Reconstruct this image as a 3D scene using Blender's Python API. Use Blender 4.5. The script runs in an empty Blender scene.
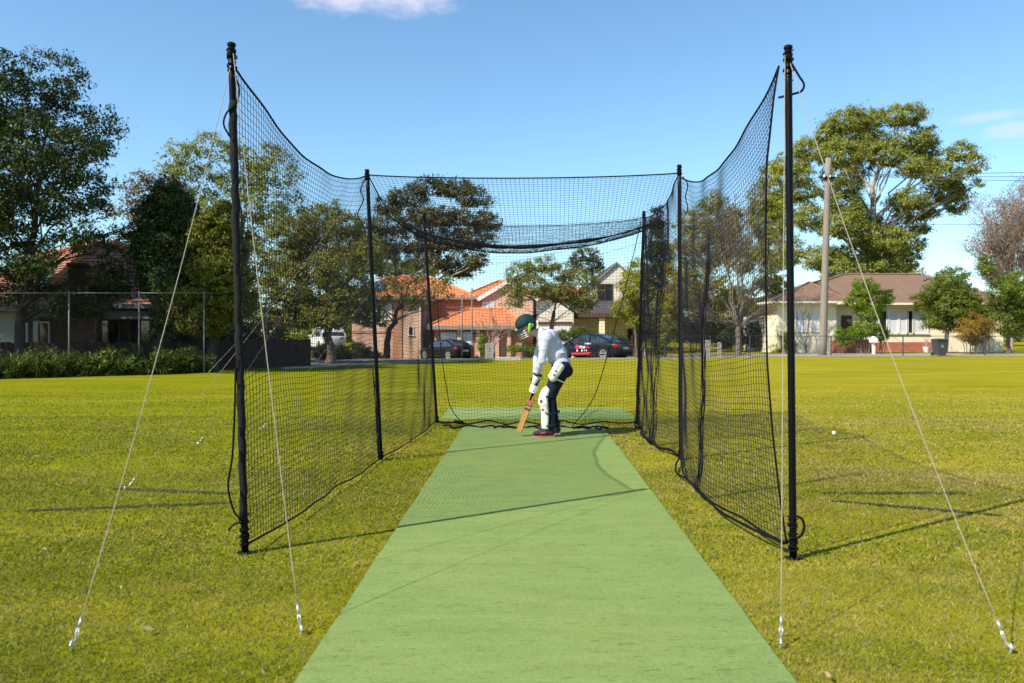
import bpy, bmesh, math, random
import numpy as np
from mathutils import Vector, Matrix

random.seed(7)
RNG = np.random.default_rng(11)
SC = bpy.context.scene
COL = SC.collection
R = math.radians
F, CX, HY, CH = 800.0, 512.0, 333.0, 1.35      # focal length in pixels, principal column, horizon row, eye height


def W(px, py, d):
    return Vector(((px - CX) / F * d, d, CH - (py - HY) / F * d))


def sstep(a, b, x):
    t = min(1.0, max(0.0, (x - a) / (b - a)))
    return t * t * (3 - 2 * t)


def gz(x, y):
    """height of the ground: flat oval, the street falls away behind it"""
    s = sstep(-13, -9, x) * (1 - sstep(7, 14, x))
    return -0.035 * min(30.0, max(0.0, y - 42.0)) * s


# ------------------------------------------------------------------ materials
def new_mat(name):
    m = bpy.data.materials.new(name)
    m.use_nodes = True
    nt = m.node_tree
    b = nt.nodes['Principled BSDF']
    return m, nt, b


def mat(name, col, rough=0.7, var=0.15, scale=6.0, bump=0.0, bscale=None, metal=0.0, spec=0.3, col2=None, stretch=(1, 1, 1), coat=0.0):
    m, nt, b = new_mat(name)
    N, L = nt.nodes, nt.links
    tc = N.new('ShaderNodeTexCoord')
    mp = N.new('ShaderNodeMapping')
    mp.inputs['Scale'].default_value = stretch
    L.new(tc.outputs['Object'], mp.inputs['Vector'])
    no = N.new('ShaderNodeTexNoise')
    no.inputs['Scale'].default_value = scale
    no.inputs['Detail'].default_value = 6
    no.inputs['Roughness'].default_value = 0.65
    L.new(mp.outputs['Vector'], no.inputs['Vector'])
    cr = N.new('ShaderNodeValToRGB')
    a = [max(0, c * (1 - var)) for c in col]
    c2 = [min(1, c * (1 + var)) for c in (col2 or col)]
    cr.color_ramp.elements[0].position = 0.3
    cr.color_ramp.elements[1].position = 0.7
    cr.color_ramp.elements[0].color = (*a, 1)
    cr.color_ramp.elements[1].color = (*c2, 1)
    L.new(no.outputs['Fac'], cr.inputs['Fac'])
    L.new(cr.outputs['Color'], b.inputs['Base Color'])
    b.inputs['Roughness'].default_value = rough
    b.inputs['Metallic'].default_value = metal
    b.inputs['Specular IOR Level'].default_value = spec
    if coat:
        b.inputs['Coat Weight'].default_value = coat
        b.inputs['Coat Roughness'].default_value = 0.05
    if bump:
        n2 = N.new('ShaderNodeTexNoise')
        n2.inputs['Scale'].default_value = bscale or scale * 4
        n2.inputs['Detail'].default_value = 5
        L.new(mp.outputs['Vector'], n2.inputs['Vector'])
        bp = N.new('ShaderNodeBump')
        bp.inputs['Strength'].default_value = bump
        bp.inputs['Distance'].default_value = 0.02
        L.new(n2.outputs['Fac'], bp.inputs['Height'])
        L.new(bp.outputs['Normal'], b.inputs['Normal'])
    return m


def brick_mat(name, c1, c2, mortar, bw=0.25, bh=0.085):
    m, nt, b = new_mat(name)
    N, L = nt.nodes, nt.links
    tc = N.new('ShaderNodeTexCoord')
    sep = N.new('ShaderNodeSeparateXYZ')
    L.new(tc.outputs['Object'], sep.inputs[0])
    ad = N.new('ShaderNodeMath'); ad.operation = 'ADD'
    L.new(sep.outputs['X'], ad.inputs[0]); L.new(sep.outputs['Y'], ad.inputs[1])
    cb = N.new('ShaderNodeCombineXYZ')
    L.new(ad.outputs[0], cb.inputs['X']); L.new(sep.outputs['Z'], cb.inputs['Y'])
    br = N.new('ShaderNodeTexBrick')
    br.inputs['Color1'].default_value = (*c1, 1)
    br.inputs['Color2'].default_value = (*c2, 1)
    br.inputs['Mortar'].default_value = (*mortar, 1)
    br.inputs['Scale'].default_value = 1.0
    br.inputs['Brick Width'].default_value = bw
    br.inputs['Row Height'].default_value = bh
    br.inputs['Mortar Size'].default_value = 0.008
    L.new(cb.outputs[0], br.inputs['Vector'])
    no = N.new('ShaderNodeTexNoise'); no.inputs['Scale'].default_value = 1.3; no.inputs['Detail'].default_value = 6
    L.new(tc.outputs['Object'], no.inputs['Vector'])
    mr = N.new('ShaderNodeMapRange'); mr.inputs['To Min'].default_value = 0.72; mr.inputs['To Max'].default_value = 1.25
    L.new(no.outputs['Fac'], mr.inputs['Value'])
    mx = N.new('ShaderNodeMix'); mx.data_type = 'RGBA'; mx.blend_type = 'MULTIPLY'; mx.inputs['Factor'].default_value = 1
    L.new(br.outputs['Color'], mx.inputs['A']); L.new(mr.outputs['Result'], mx.inputs['B'])
    L.new(mx.outputs['Result'], b.inputs['Base Color'])
    b.inputs['Roughness'].default_value = 0.9
    bp = N.new('ShaderNodeBump'); bp.inputs['Strength'].default_value = 0.5; bp.inputs['Distance'].default_value = 0.01
    L.new(br.outputs['Fac'], bp.inputs['Height']); bp.invert = True
    L.new(bp.outputs['Normal'], b.inputs['Normal'])
    return m


def lush_falloff(nt, col):
    """turf tint: lusher and darker to the left, partly painted lens falloff, drier to the right"""
    N, L = nt.nodes, nt.links
    tc = N.new('ShaderNodeTexCoord')
    sp = N.new('ShaderNodeSeparateXYZ'); L.new(tc.outputs['Object'], sp.inputs[0])
    mp = N.new('ShaderNodeMapping'); mp.inputs['Scale'].default_value = (0.5, 1.3, 1)
    L.new(tc.outputs['Object'], mp.inputs['Vector'])
    no = N.new('ShaderNodeTexNoise'); no.inputs['Scale'].default_value = 0.55; no.inputs['Detail'].default_value = 7; no.inputs['Roughness'].default_value = 0.68
    L.new(mp.outputs[0], no.inputs['Vector'])
    a = N.new('ShaderNodeMath'); a.operation = 'MULTIPLY_ADD'; a.inputs[1].default_value = 0.035; a.inputs[2].default_value = 0.0
    L.new(sp.outputs['X'], a.inputs[0])
    c0 = N.new('ShaderNodeClamp'); c0.inputs['Min'].default_value = -0.2; c0.inputs['Max'].default_value = 0.14
    L.new(a.outputs[0], c0.inputs['Value'])
    ad = N.new('ShaderNodeMath'); ad.operation = 'ADD'; L.new(c0.outputs[0], ad.inputs[0]); L.new(no.outputs['Fac'], ad.inputs[1])
    r = N.new('ShaderNodeValToRGB')
    el = r.color_ramp.elements
    el[0].position = 0.34; el[0].color = (0.83, 0.86, 0.95, 1)  # darker left end: greener turf plus lens falloff put into the colour
    el[1].position = 0.72; el[1].color = (1.27, 1.12, 2.3, 1)
    e = el.new(0.52); e.color = (1.05, 1.03, 1.35, 1)
    L.new(ad.outputs[0], r.inputs['Fac'])
    m = N.new('ShaderNodeMix'); m.data_type = 'RGBA'; m.blend_type = 'MULTIPLY'; m.inputs['Factor'].default_value = 1
    L.new(col, m.inputs['A']); L.new(r.outputs['Color'], m.inputs['B'])
    return m.outputs['Result']


def island_mat(name, cols, rough=0.6, trans=0.35, spec=0.25, patch=None, pscale=0.6):
    """leaf / blade material: a colour per leaf, some light passing through"""
    m, nt, b = new_mat(name)
    N, L = nt.nodes, nt.links
    ge = N.new('ShaderNodeNewGeometry')
    cr = N.new('ShaderNodeValToRGB')
    el = cr.color_ramp.elements
    while len(el) < len(cols):
        el.new(0.5)
    for i, c in enumerate(cols):
        el[i].position = i / (len(cols) - 1)
        el[i].color = (*c, 1)
    L.new(ge.outputs['Random Per Island'], cr.inputs['Fac'])
    out = cr.outputs['Color']
    if patch:
        tc = N.new('ShaderNodeTexCoord')
        no = N.new('ShaderNodeTexNoise'); no.inputs['Scale'].default_value = pscale; no.inputs['Detail'].default_value = 7
        no.inputs['Roughness'].default_value = 0.7
        L.new(tc.outputs['Object'], no.inputs['Vector'])
        r2 = N.new('ShaderNodeValToRGB')
        r2.color_ramp.elements[0].position = 0.38; r2.color_ramp.elements[1].position = 0.66
        r2.color_ramp.elements[0].color = (0, 0, 0, 1); r2.color_ramp.elements[1].color = (1, 1, 1, 1)
        L.new(no.outputs['Fac'], r2.inputs['Fac'])
        mx = N.new('ShaderNodeMix'); mx.data_type = 'RGBA'
        mu = N.new('ShaderNodeMath'); mu.operation = 'MULTIPLY'; mu.inputs[1].default_value = 0.6
        L.new(r2.outputs['Color'], mu.inputs[0])
        L.new(mu.outputs[0], mx.inputs['Factor'])
        L.new(out, mx.inputs['A']); mx.inputs['B'].default_value = (*patch, 1)
        out = mx.outputs['Result']
        n2 = N.new('ShaderNodeTexNoise'); n2.inputs['Scale'].default_value = pscale * 2.6; n2.inputs['Detail'].default_value = 6
        n2.inputs['Roughness'].default_value = 0.7
        L.new(tc.outputs['Object'], n2.inputs['Vector'])
        r5 = N.new('ShaderNodeValToRGB')
        r5.color_ramp.elements[0].position = 0.36; r5.color_ramp.elements[1].position = 0.60
        r5.color_ramp.elements[0].color = (0.56, 0.72, 0.6, 1); r5.color_ramp.elements[1].color = (1.08, 1.03, 1.0, 1)
        L.new(n2.outputs['Fac'], r5.inputs['Fac'])
        m6 = N.new('ShaderNodeMix'); m6.data_type = 'RGBA'; m6.blend_type = 'MULTIPLY'; m6.inputs['Factor'].default_value = 1
        L.new(out, m6.inputs['A']); L.new(r5.outputs['Color'], m6.inputs['B'])
        out = lush_falloff(nt, m6.outputs['Result'])
    L.new(out, b.inputs['Base Color'])
    b.inputs['Roughness'].default_value = rough
    b.inputs['Specular IOR Level'].default_value = spec
    tr = N.new('ShaderNodeBsdfTranslucent')
    L.new(out, tr.inputs['Color'])
    ms = N.new('ShaderNodeMixShader'); ms.inputs[0].default_value = trans
    L.new(b.outputs[0], ms.inputs[1]); L.new(tr.outputs[0], ms.inputs[2])
    L.new(ms.outputs[0], N['Material Output'].inputs['Surface'])
    return m


# ------------------------------------------------------------------ mesh building
class MB:
    def __init__(self):
        self.v = []; self.f = []; self.mi = []

    def add(self, vs, fs, mi=0):
        o = len(self.v)
        self.v += [tuple(p) for p in vs]
        self.f += [tuple(i + o for i in f) for f in fs]
        self.mi += [mi] * len(fs)
        return self

    def box(self, a, b, mi=0):
        x0, y0, z0 = a; x1, y1, z1 = b
        return self.add([(x0, y0, z0), (x1, y0, z0), (x1, y1, z0), (x0, y1, z0), (x0, y0, z1), (x1, y0, z1), (x1, y1, z1), (x0, y1, z1)],
                        [(0, 3, 2, 1), (4, 5, 6, 7), (0, 1, 5, 4), (1, 2, 6, 5), (2, 3, 7, 6), (3, 0, 4, 7)], mi)

    def bar(self, p, q, w, h, mi=0):
        """a box between two points, w wide across and h thick upwards"""
        p, q = Vector(p), Vector(q)
        t = (q - p).normalized()
        up = Vector((0, 0, 1)) if abs(t.z) < 0.95 else Vector((0, 1, 0))
        s = t.cross(up).normalized(); u = s.cross(t)
        vs = []
        for c in (p, q):
            for a, b in ((-1, -1), (1, -1), (1, 1), (-1, 1)):
                vs.append(c + s * a * w / 2 + u * b * h / 2)
        return self.add(vs, [(0, 1, 2, 3), (7, 6, 5, 4), (0, 4, 5, 1), (1, 5, 6, 2), (2, 6, 7, 3), (3, 7, 4, 0)], mi)

    def tube(self, pts, rad, n=6, cap=True, mi=0):
        pts = [Vector(p) for p in pts]
        if not hasattr(rad, '__len__'):
            rad = [rad] * len(pts)
        vs, fs = [], []
        ref = None
        for i, p in enumerate(pts):
            t = (pts[min(i + 1, len(pts) - 1)] - pts[max(i - 1, 0)])
            t = t.normalized() if t.length > 1e-9 else Vector((0, 0, 1))
            if ref is None:
                ref = Vector((1, 0, 0)) if abs(t.x) < 0.8 else Vector((0, 1, 0))
            s = (ref - t * ref.dot(t)).normalized(); ref = s
            u = t.cross(s)
            for k in range(n):
                a = 2 * math.pi * k / n
                vs.append(p + (s * math.cos(a) + u * math.sin(a)) * rad[i])
        for i in range(len(pts) - 1):
            for k in range(n):
                k2 = (k + 1) % n
                fs.append((i * n + k, i * n + k2, (i + 1) * n + k2, (i + 1) * n + k))
        if cap:
            fs.append(tuple(range(n - 1, -1, -1)))
            fs.append(tuple((len(pts) - 1) * n + k for k in range(n)))
        return self.add(vs, fs, mi)

    def ellipsoid(self, c, r, nu=16, nv=10, mat3=None, mi=0, zmin=-1.0):
        vs, fs = [], []
        for j in range(nv + 1):
            ph = -math.pi / 2 + math.pi * j / nv
            for i in range(nu):
                th = 2 * math.pi * i / nu
                p = Vector((math.cos(ph) * math.cos(th), math.cos(ph) * math.sin(th), max(zmin, math.sin(ph))))
                p = Vector((p.x * r[0], p.y * r[1], p.z * r[2]))
                if mat3 is not None:
                    p = mat3 @ p
                vs.append(Vector(c) + p)
        for j in range(nv):
            for i in range(nu):
                i2 = (i + 1) % nu
                fs.append((j * nu + i, j * nu + i2, (j + 1) * nu + i2, (j + 1) * nu + i))
        return self.add(vs, fs, mi)

    def capsule(self, a, b, ra, rb, n=12, fl=1.0):
        """tapered limb with round ends"""
        a, b = Vector(a), Vector(b)
        t = (b - a).normalized()
        pts, rr = [], []
        for k in range(5):
            an = math.pi / 2 * (1 - k / 4)
            pts.append(a - t * ra * math.sin(an)); rr.append(max(1e-4, ra * math.cos(an)))
        for k in range(5):
            an = math.pi / 2 * k / 4
            pts.append(b + t * rb * math.sin(an)); rr.append(max(1e-4, rb * math.cos(an)))
        return self.tube(pts, rr, n)

    def prism(self, poly, d0, d1, axis='y', mi=0):
        """polygon of (a, z) extruded along an axis"""
        n = len(poly)
        if axis == 'y':
            vs = [(a, d0, z) for a, z in poly] + [(a, d1, z) for a, z in poly]
        elif axis == 'x':
            vs = [(d0, a, z) for a, z in poly] + [(d1, a, z) for a, z in poly]
        else:
            vs = [(a, z, d0) for a, z in poly] + [(a, z, d1) for a, z in poly]
        fs = [tuple(range(n)), tuple(range(2 * n - 1, n - 1, -1))]
        fs += [(i, i + n, (i + 1) % n + n, (i + 1) % n) for i in range(n)]
        return self.add(vs, fs, mi)

    def build(self, name, m=None, parent=None, smooth=False, fix=True):
        me = bpy.data.meshes.new(name)
        off = Vector((0, 0, 0))
        if parent is not None:
            off = world_loc(parent)
        me.from_pydata([(p[0] - off.x, p[1] - off.y, p[2] - off.z) for p in self.v], [], self.f)
        if fix:
            bm = bmesh.new(); bm.from_mesh(me)
            bmesh.ops.recalc_face_normals(bm, faces=bm.faces)
            bm.to_mesh(me); bm.free()
        if m is not None:
            for x in (m if isinstance(m, (list, tuple)) else [m]):
                me.materials.append(x)
            if isinstance(m, (list, tuple)) and len(self.mi) == len(me.polygons):
                me.polygons.foreach_set('material_index', self.mi)
        if smooth:
            me.polygons.foreach_set('use_smooth', [True] * len(me.polygons))
        me.update()
        return link(name, me, parent)


def world_loc(o):
    v = Vector(o.location)
    while o.parent is not None:
        o = o.parent; v += Vector(o.location)
    return v


def link(name, me, parent=None):
    o = bpy.data.objects.new(name, me)
    COL.objects.link(o)
    if parent is not None:
        o.parent = parent
    return o


def tag(o, label=None, cat=None, group=None, kind=None):
    if label: o['label'] = label
    if cat: o['category'] = cat
    if group: o['group'] = group
    if kind: o['kind'] = kind
    return o


def thing(name, loc, label, cat, group=None):
    o = bpy.data.objects.new(name, None)
    o.empty_display_size = 0.2
    COL.objects.link(o)
    o.location = loc
    return tag(o, label, cat, group)


def raw_mesh(name, verts, polys, m, parent=None, smooth=False):
    """fast path for big meshes: all faces have the same corner count"""
    me = bpy.data.meshes.new(name)
    v = np.asarray(verts, dtype=np.float32)
    if parent is not None:
        v = v - np.array(world_loc(parent), dtype=np.float32)
    p = np.asarray(polys, dtype=np.int32)
    n, k = p.shape
    me.vertices.add(len(v)); me.vertices.foreach_set('co', v.ravel())
    me.loops.add(n * k); me.loops.foreach_set('vertex_index', p.ravel())
    me.polygons.add(n)
    me.polygons.foreach_set('loop_start', np.arange(0, n * k, k, dtype=np.int32))
    me.update(calc_edges=True)
    me.validate()
    if smooth:
        me.polygons.foreach_set('use_smooth', np.ones(n, dtype=bool))
    me.materials.append(m)
    return link(name, me, parent)


def smooth_path(pts, n=6):
    """Catmull-Rom through points"""
    P = [Vector(p) for p in pts]
    P = [P[0] * 2 - P[1]] + P + [P[-1] * 2 - P[-2]]
    out = []
    for i in range(1, len(P) - 2):
        for k in range(n):
            t = k / n
            a, b, c, d = P[i - 1], P[i], P[i + 1], P[i + 2]
            out.append(0.5 * ((2 * b) + (c - a) * t + (2 * a - 5 * b + 4 * c - d) * t * t + (3 * b - a - 3 * c + d) * t ** 3))
    out.append(P[-2])
    return out


M = {}
M['black_steel'] = mat('black painted steel', (0.003, 0.003, 0.004), 0.38, 0.3, 9, spec=0.14)
M['black_tape'] = mat('black sleeve', (0.006, 0.006, 0.007), 0.8, 0.3, 40, bump=0.6)
M['net'] = mat('black net twine', (0.010, 0.010, 0.016), 0.85, 0.2, 30, spec=0.15)
M['cord'] = mat('black cord', (0.006, 0.006, 0.008), 0.9, 0.2, 60, spec=0.1)
M['guy'] = mat('pale guy rope', (0.29, 0.255, 0.19), 0.8, 0.15, 40)
M['guy_dim'] = mat('dusty guy rope', (0.26, 0.22, 0.16), 0.85, 0.15, 40)
M['peg'] = mat('galvanised peg', (0.62, 0.63, 0.64), 0.35, 0.15, 20, metal=0.7)
M['bark'] = mat('grey bark', (0.13, 0.10, 0.075), 0.9, 0.45, 3, bump=0.8, stretch=(3, 3, 0.6))
M['bark_dark'] = mat('dark bark', (0.045, 0.036, 0.028), 0.9, 0.4, 3, bump=0.8, stretch=(3, 3, 0.6))
M['bark_pale'] = mat('pale gum bark', (0.33, 0.28, 0.22), 0.85, 0.35, 2, bump=0.5, stretch=(2, 2, 0.5))
M['bark_bare'] = mat('bare twig bark', (0.17, 0.13, 0.10), 0.9, 0.3, 4)
M['bark_pink'] = mat('pinkish winter twigs', (0.38, 0.26, 0.21), 0.9, 0.25, 4)
M['pole_wood'] = mat('weathered pole timber', (0.22, 0.185, 0.15), 0.9, 0.25, 3, bump=0.5, stretch=(8, 8, 0.4))
M['post_wood'] = mat('grey post timber', (0.30, 0.27, 0.23), 0.9, 0.3, 6, stretch=(6, 6, 1))
M['galv'] = mat('galvanised pipe', (0.17, 0.17, 0.17), 0.7, 0.15, 8, spec=0.2)
M['wire'] = mat('fence wire', (0.05, 0.05, 0.05), 0.7, 0.1, 8, spec=0.1)
M['cable'] = mat('aged power line', (0.10, 0.10, 0.10), 0.6, 0.1, 8)
M['white_paint'] = mat('white trim paint', (0.74, 0.72, 0.68), 0.6, 0.05, 3)
M['cream_paint'] = mat('cream painted wall', (0.82, 0.73, 0.52), 0.8, 0.06, 2)
M['glass_dark'] = mat('dark window glass', (0.02, 0.025, 0.03), 0.06, 0.2, 1, spec=0.6)
M['curtain'] = mat('pale curtain behind glass', (0.62, 0.62, 0.64), 0.35, 0.12, 3, stretch=(9, 1, 0.5), spec=0.6)
M['terracotta'] = mat('orange terracotta tile', (0.58, 0.19, 0.07), 0.75, 0.28, 5, col2=(0.62, 0.24, 0.10))  # the tile's own orange
M['terracotta_old_shade'] = mat('old weathered and shaded tile', (0.30, 0.115, 0.065), 0.85, 0.35, 5, col2=(0.34, 0.17, 0.11))  # weathered tile; on the wing roof it also stands in for shade
M['terracotta_cap'] = mat('orange ridge capping', (0.50, 0.15, 0.06), 0.8, 0.2, 6)
M['brown_metal'] = mat('brown ribbed roof metal', (0.20, 0.125, 0.088), 0.6, 0.12, 1.5)
M['slate_roof'] = mat('dark grey roof tile', (0.10, 0.095, 0.10), 0.8, 0.3, 5)
M['brick_pink'] = brick_mat('pale pink brick', (0.60, 0.33, 0.215), (0.70, 0.43, 0.29), (0.64, 0.46, 0.36))
M['brick_orange'] = brick_mat('orange brick', (0.46, 0.17, 0.085), (0.54, 0.23, 0.12), (0.45, 0.28, 0.20))
M['brick_cream'] = brick_mat('cream brick', (0.74, 0.62, 0.50), (0.80, 0.70, 0.58), (0.70, 0.62, 0.54))
M['brick_red'] = brick_mat('red garden brick', (0.40, 0.10, 0.05), (0.48, 0.14, 0.075), (0.38, 0.2, 0.15))
M['brick_dark'] = brick_mat('dark brown brick', (0.07, 0.03, 0.022), (0.095, 0.042, 0.03), (0.07, 0.05, 0.04))
M['brown_trim'] = mat('brown fascia', (0.10, 0.055, 0.04), 0.7, 0.15, 4)
M['grey_fascia'] = mat('grey gutter', (0.27, 0.22, 0.19), 0.6, 0.1, 4)
M['blue_fascia'] = mat('slate blue beam paint', (0.13, 0.15, 0.18), 0.7, 0.1, 4)
M['board'] = mat('white weatherboard', (0.45, 0.44, 0.42), 0.7, 0.08, 3)
M['brush'] = mat('dark brush fence', (0.052, 0.030, 0.025), 0.95, 0.45, 7, bump=0.8, stretch=(12, 12, 0.8))
M['solar'] = mat('solar panel glass', (0.10, 0.13, 0.20), 0.12, 0.1, 2, spec=0.7)
M['asphalt'] = mat('worn asphalt', (0.12, 0.115, 0.11), 0.9, 0.2, 2.5, bump=0.3, col2=(0.16, 0.15, 0.14))
M['path'] = mat('tan gravel path', (0.30, 0.26, 0.21), 0.95, 0.25, 2.0, bump=0.3)
M['concrete'] = mat('pale concrete', (0.42, 0.38, 0.36), 0.9, 0.18, 5, bump=0.3)
M['kerb'] = mat('kerb concrete', (0.36, 0.33, 0.30), 0.9, 0.2, 3)
M['car_black'] = mat('black car paint', (0.004, 0.005, 0.006), 0.4, 0.1, 2, spec=0.25, coat=0.15)
M['car_navy'] = mat('very dark blue car paint', (0.006, 0.007, 0.011), 0.32, 0.1, 2, spec=0.35, coat=0.3)
M['car_white'] = mat('white car paint', (0.72, 0.70, 0.66), 0.3, 0.05, 2, spec=0.5, coat=0.6)
M['car_glass'] = mat('car glass', (0.02, 0.024, 0.03), 0.04, 0.1, 1, spec=1.0, coat=0.8)
M['tyre'] = mat('tyre rubber', (0.014, 0.014, 0.014), 0.9, 0.2, 20)
M['alloy'] = mat('alloy wheel', (0.55, 0.55, 0.56), 0.3, 0.1, 8, metal=0.6)
M['lamp_red'] = mat('red tail lamp lens', (0.55, 0.012, 0.015), 0.15, 0.1, 8, spec=0.6)
M['decal_red'] = mat('red vinyl', (0.68, 0.03, 0.05), 0.5, 0.05, 8)
M['decal_white'] = mat('white vinyl', (0.8, 0.8, 0.8), 0.5, 0.03, 8)
M['plate'] = mat('number plate', (0.5, 0.5, 0.42), 0.5, 0.05, 8)
M['bin'] = mat('dark grey bin plastic', (0.045, 0.048, 0.052), 0.5, 0.15, 6)
M['skin'] = mat('skin', (0.50, 0.30, 0.21), 0.55, 0.08, 10)
M['shirt'] = mat('white long sleeved shirt cloth', (0.54, 0.53, 0.62), 0.9, 0.03, 12, bump=1.0, bscale=9)
M['trouser'] = mat('navy trousers cloth', (0.008, 0.011, 0.026), 0.9, 0.2, 12, bump=0.3, bscale=18)
M['pad_white'] = mat('white pad', (0.70, 0.67, 0.60), 0.6, 0.05, 10, bump=0.2)
M['pad_navy'] = mat('navy pad trim', (0.014, 0.018, 0.035), 0.6, 0.1, 10)
M['helmet_green'] = mat('dark green helmet', (0.006, 0.034, 0.034), 0.75, 0.1, 10)
M['strap_green'] = mat('lime strap', (0.30, 0.52, 0.06), 0.7, 0.08, 10)
M['hair'] = mat('dark hair', (0.02, 0.014, 0.01), 0.6, 0.2, 50)
M['bat_wood'] = mat('willow bat', (0.30, 0.15, 0.028), 0.45, 0.15, 4, stretch=(10, 10, 1))
M['bat_sticker'] = mat('red bat sticker', (0.30, 0.06, 0.03), 0.5, 0.1, 10)
M['shoe_dark'] = mat('dark shoe', (0.035, 0.025, 0.035), 0.6, 0.2, 20)
M['shoe_pink'] = mat('coral shoe sole', (0.46, 0.15, 0.13), 0.6, 0.1, 20)
M['shoe_red'] = mat('dull red shoe panel', (0.30, 0.06, 0.06), 0.6, 0.1, 20)
M['leaf_litter'] = island_mat('dry leaf', [(0.13, 0.08, 0.035), (0.26, 0.19, 0.09), (0.36, 0.29, 0.17)], 0.8, 0.15)


# ------------------------------------------------------------------ sky, sun, camera
SUN_EL = R(42.0)
SUN_AZ = (-0.83, -0.56)         # horizontal direction towards the sun
world = bpy.data.worlds.new("World")
SC.world = world
world.use_nodes = True
nt = world.node_tree
N, L = nt.nodes, nt.links
bg = N['Background']
sky = N.new('ShaderNodeTexSky')
sky.sky_type = 'NISHITA'
sky.sun_disc = False
sky.sun_elevation = SUN_EL
sky.sun_rotation = math.atan2(SUN_AZ[0], SUN_AZ[1])
sky.air_density = 1.0
sky.dust_density = 0.35
sky.ozone_density = 2.2
bg.inputs['Strength'].default_value = 0.115
tc = N.new('ShaderNodeTexCoord')
tint = N.new('ShaderNodeMix'); tint.data_type = 'RGBA'; tint.blend_type = 'MULTIPLY'; tint.inputs['Factor'].default_value = 1
L.new(sky.outputs['Color'], tint.inputs['A']); tint.inputs['B'].default_value = (0.77, 0.95, 1.0, 1)
last = tint.outputs['Result']
noi = N.new('ShaderNodeTexNoise'); noi.inputs['Scale'].default_value = 22; noi.inputs['Detail'].default_value = 8; noi.inputs['Roughness'].default_value = 0.6
mpw = N.new('ShaderNodeMapping'); mpw.inputs['Scale'].default_value = (1, 1, 2.2)
L.new(tc.outputs['Generated'], mpw.inputs['Vector']); L.new(mpw.outputs[0], noi.inputs['Vector'])
for (px, py, rx, ry, amt) in ((355, -16, 130, 34, 0.8), (985, 117, 34, 8, 0.32), (1014, 129, 32, 11, 0.36)):
    d0 = Vector(((px - CX) / F, 1, (HY - py) / F)).normalized()
    sc_x, sc_z = F / rx / 1.15, F / ry / 1.1
    sub = N.new('ShaderNodeVectorMath'); sub.operation = 'SUBTRACT'; sub.inputs[1].default_value = d0
    L.new(tc.outputs['Generated'], sub.inputs[0])
    mul = N.new('ShaderNodeVectorMath'); mul.operation = 'MULTIPLY'; mul.inputs[1].default_value = (sc_x, 1.5, sc_z)
    L.new(sub.outputs[0], mul.inputs[0])
    ln = N.new('ShaderNodeVectorMath'); ln.operation = 'LENGTH'
    L.new(mul.outputs[0], ln.inputs[0])
    mr = N.new('ShaderNodeMapRange'); mr.interpolation_type = 'SMOOTHSTEP'
    mr.inputs['From Min'].default_value = 1.25; mr.inputs['From Max'].default_value = 0.1
    mr.inputs['To Min'].default_value = -0.55; mr.inputs['To Max'].default_value = 0.55
    L.new(ln.outputs['Value'], mr.inputs['Value'])
    ad = N.new('ShaderNodeMath'); ad.operation = 'ADD'
    L.new(mr.outputs['Result'], ad.inputs[0]); L.new(noi.outputs['Fac'], ad.inputs[1])
    m2 = N.new('ShaderNodeMapRange'); m2.interpolation_type = 'SMOOTHSTEP'
    m2.inputs['From Min'].default_value = 0.45; m2.inputs['From Max'].default_value = 1.05
    m2.inputs['To Min'].default_value = 0; m2.inputs['To Max'].default_value = amt
    L.new(ad.outputs[0], m2.inputs['Value'])
    mx = N.new('ShaderNodeMix'); mx.data_type = 'RGBA'
    L.new(m2.outputs['Result'], mx.inputs['Factor'])
    L.new(last, mx.inputs['A']); mx.inputs['B'].default_value = (4.6, 4.3, 5.0, 1)
    last = mx.outputs['Result']
L.new(last, bg.inputs['Color'])

sun = bpy.data.lights.new('sun', 'SUN')
sun.energy = 4.3
sun.angle = R(0.53)
sun.color = (1.0, 0.93, 0.82)
so = bpy.data.objects.new('sun', sun); COL.objects.link(so)
tr = Vector((-SUN_AZ[0] * math.cos(SUN_EL), -SUN_AZ[1] * math.cos(SUN_EL), -math.sin(SUN_EL)))
so.rotation_euler = tr.to_track_quat('-Z', 'Y').to_euler()
so.location = (-30, -20, 40)

cam = bpy.data.cameras.new('camera')
cam.sensor_width = 36.0
cam.lens = F / 1024 * 36
cam.shift_y = -(341.5 - HY) / 1024
cam.clip_start = 0.05
cam.clip_end = 6000
cam.dof.use_dof = True
cam.dof.focus_distance = 8.5
cam.dof.aperture_fstop = 2.8
co = bpy.data.objects.new('camera', cam); COL.objects.link(co)
co.location = (0, 0, CH)
co.rotation_euler = (R(90), 0, 0)
SC.camera = co
vs_ = SC.view_settings
vs_.view_transform = 'Standard'
vs_.look = 'None'
vs_.exposure = 0.9
vs_.gamma = 1.0
vs_.use_curve_mapping = False
SC.cycles.use_denoising = True
SC.cycles.max_bounces = 6
SC.cycles.transparent_max_bounces = 8


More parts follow.
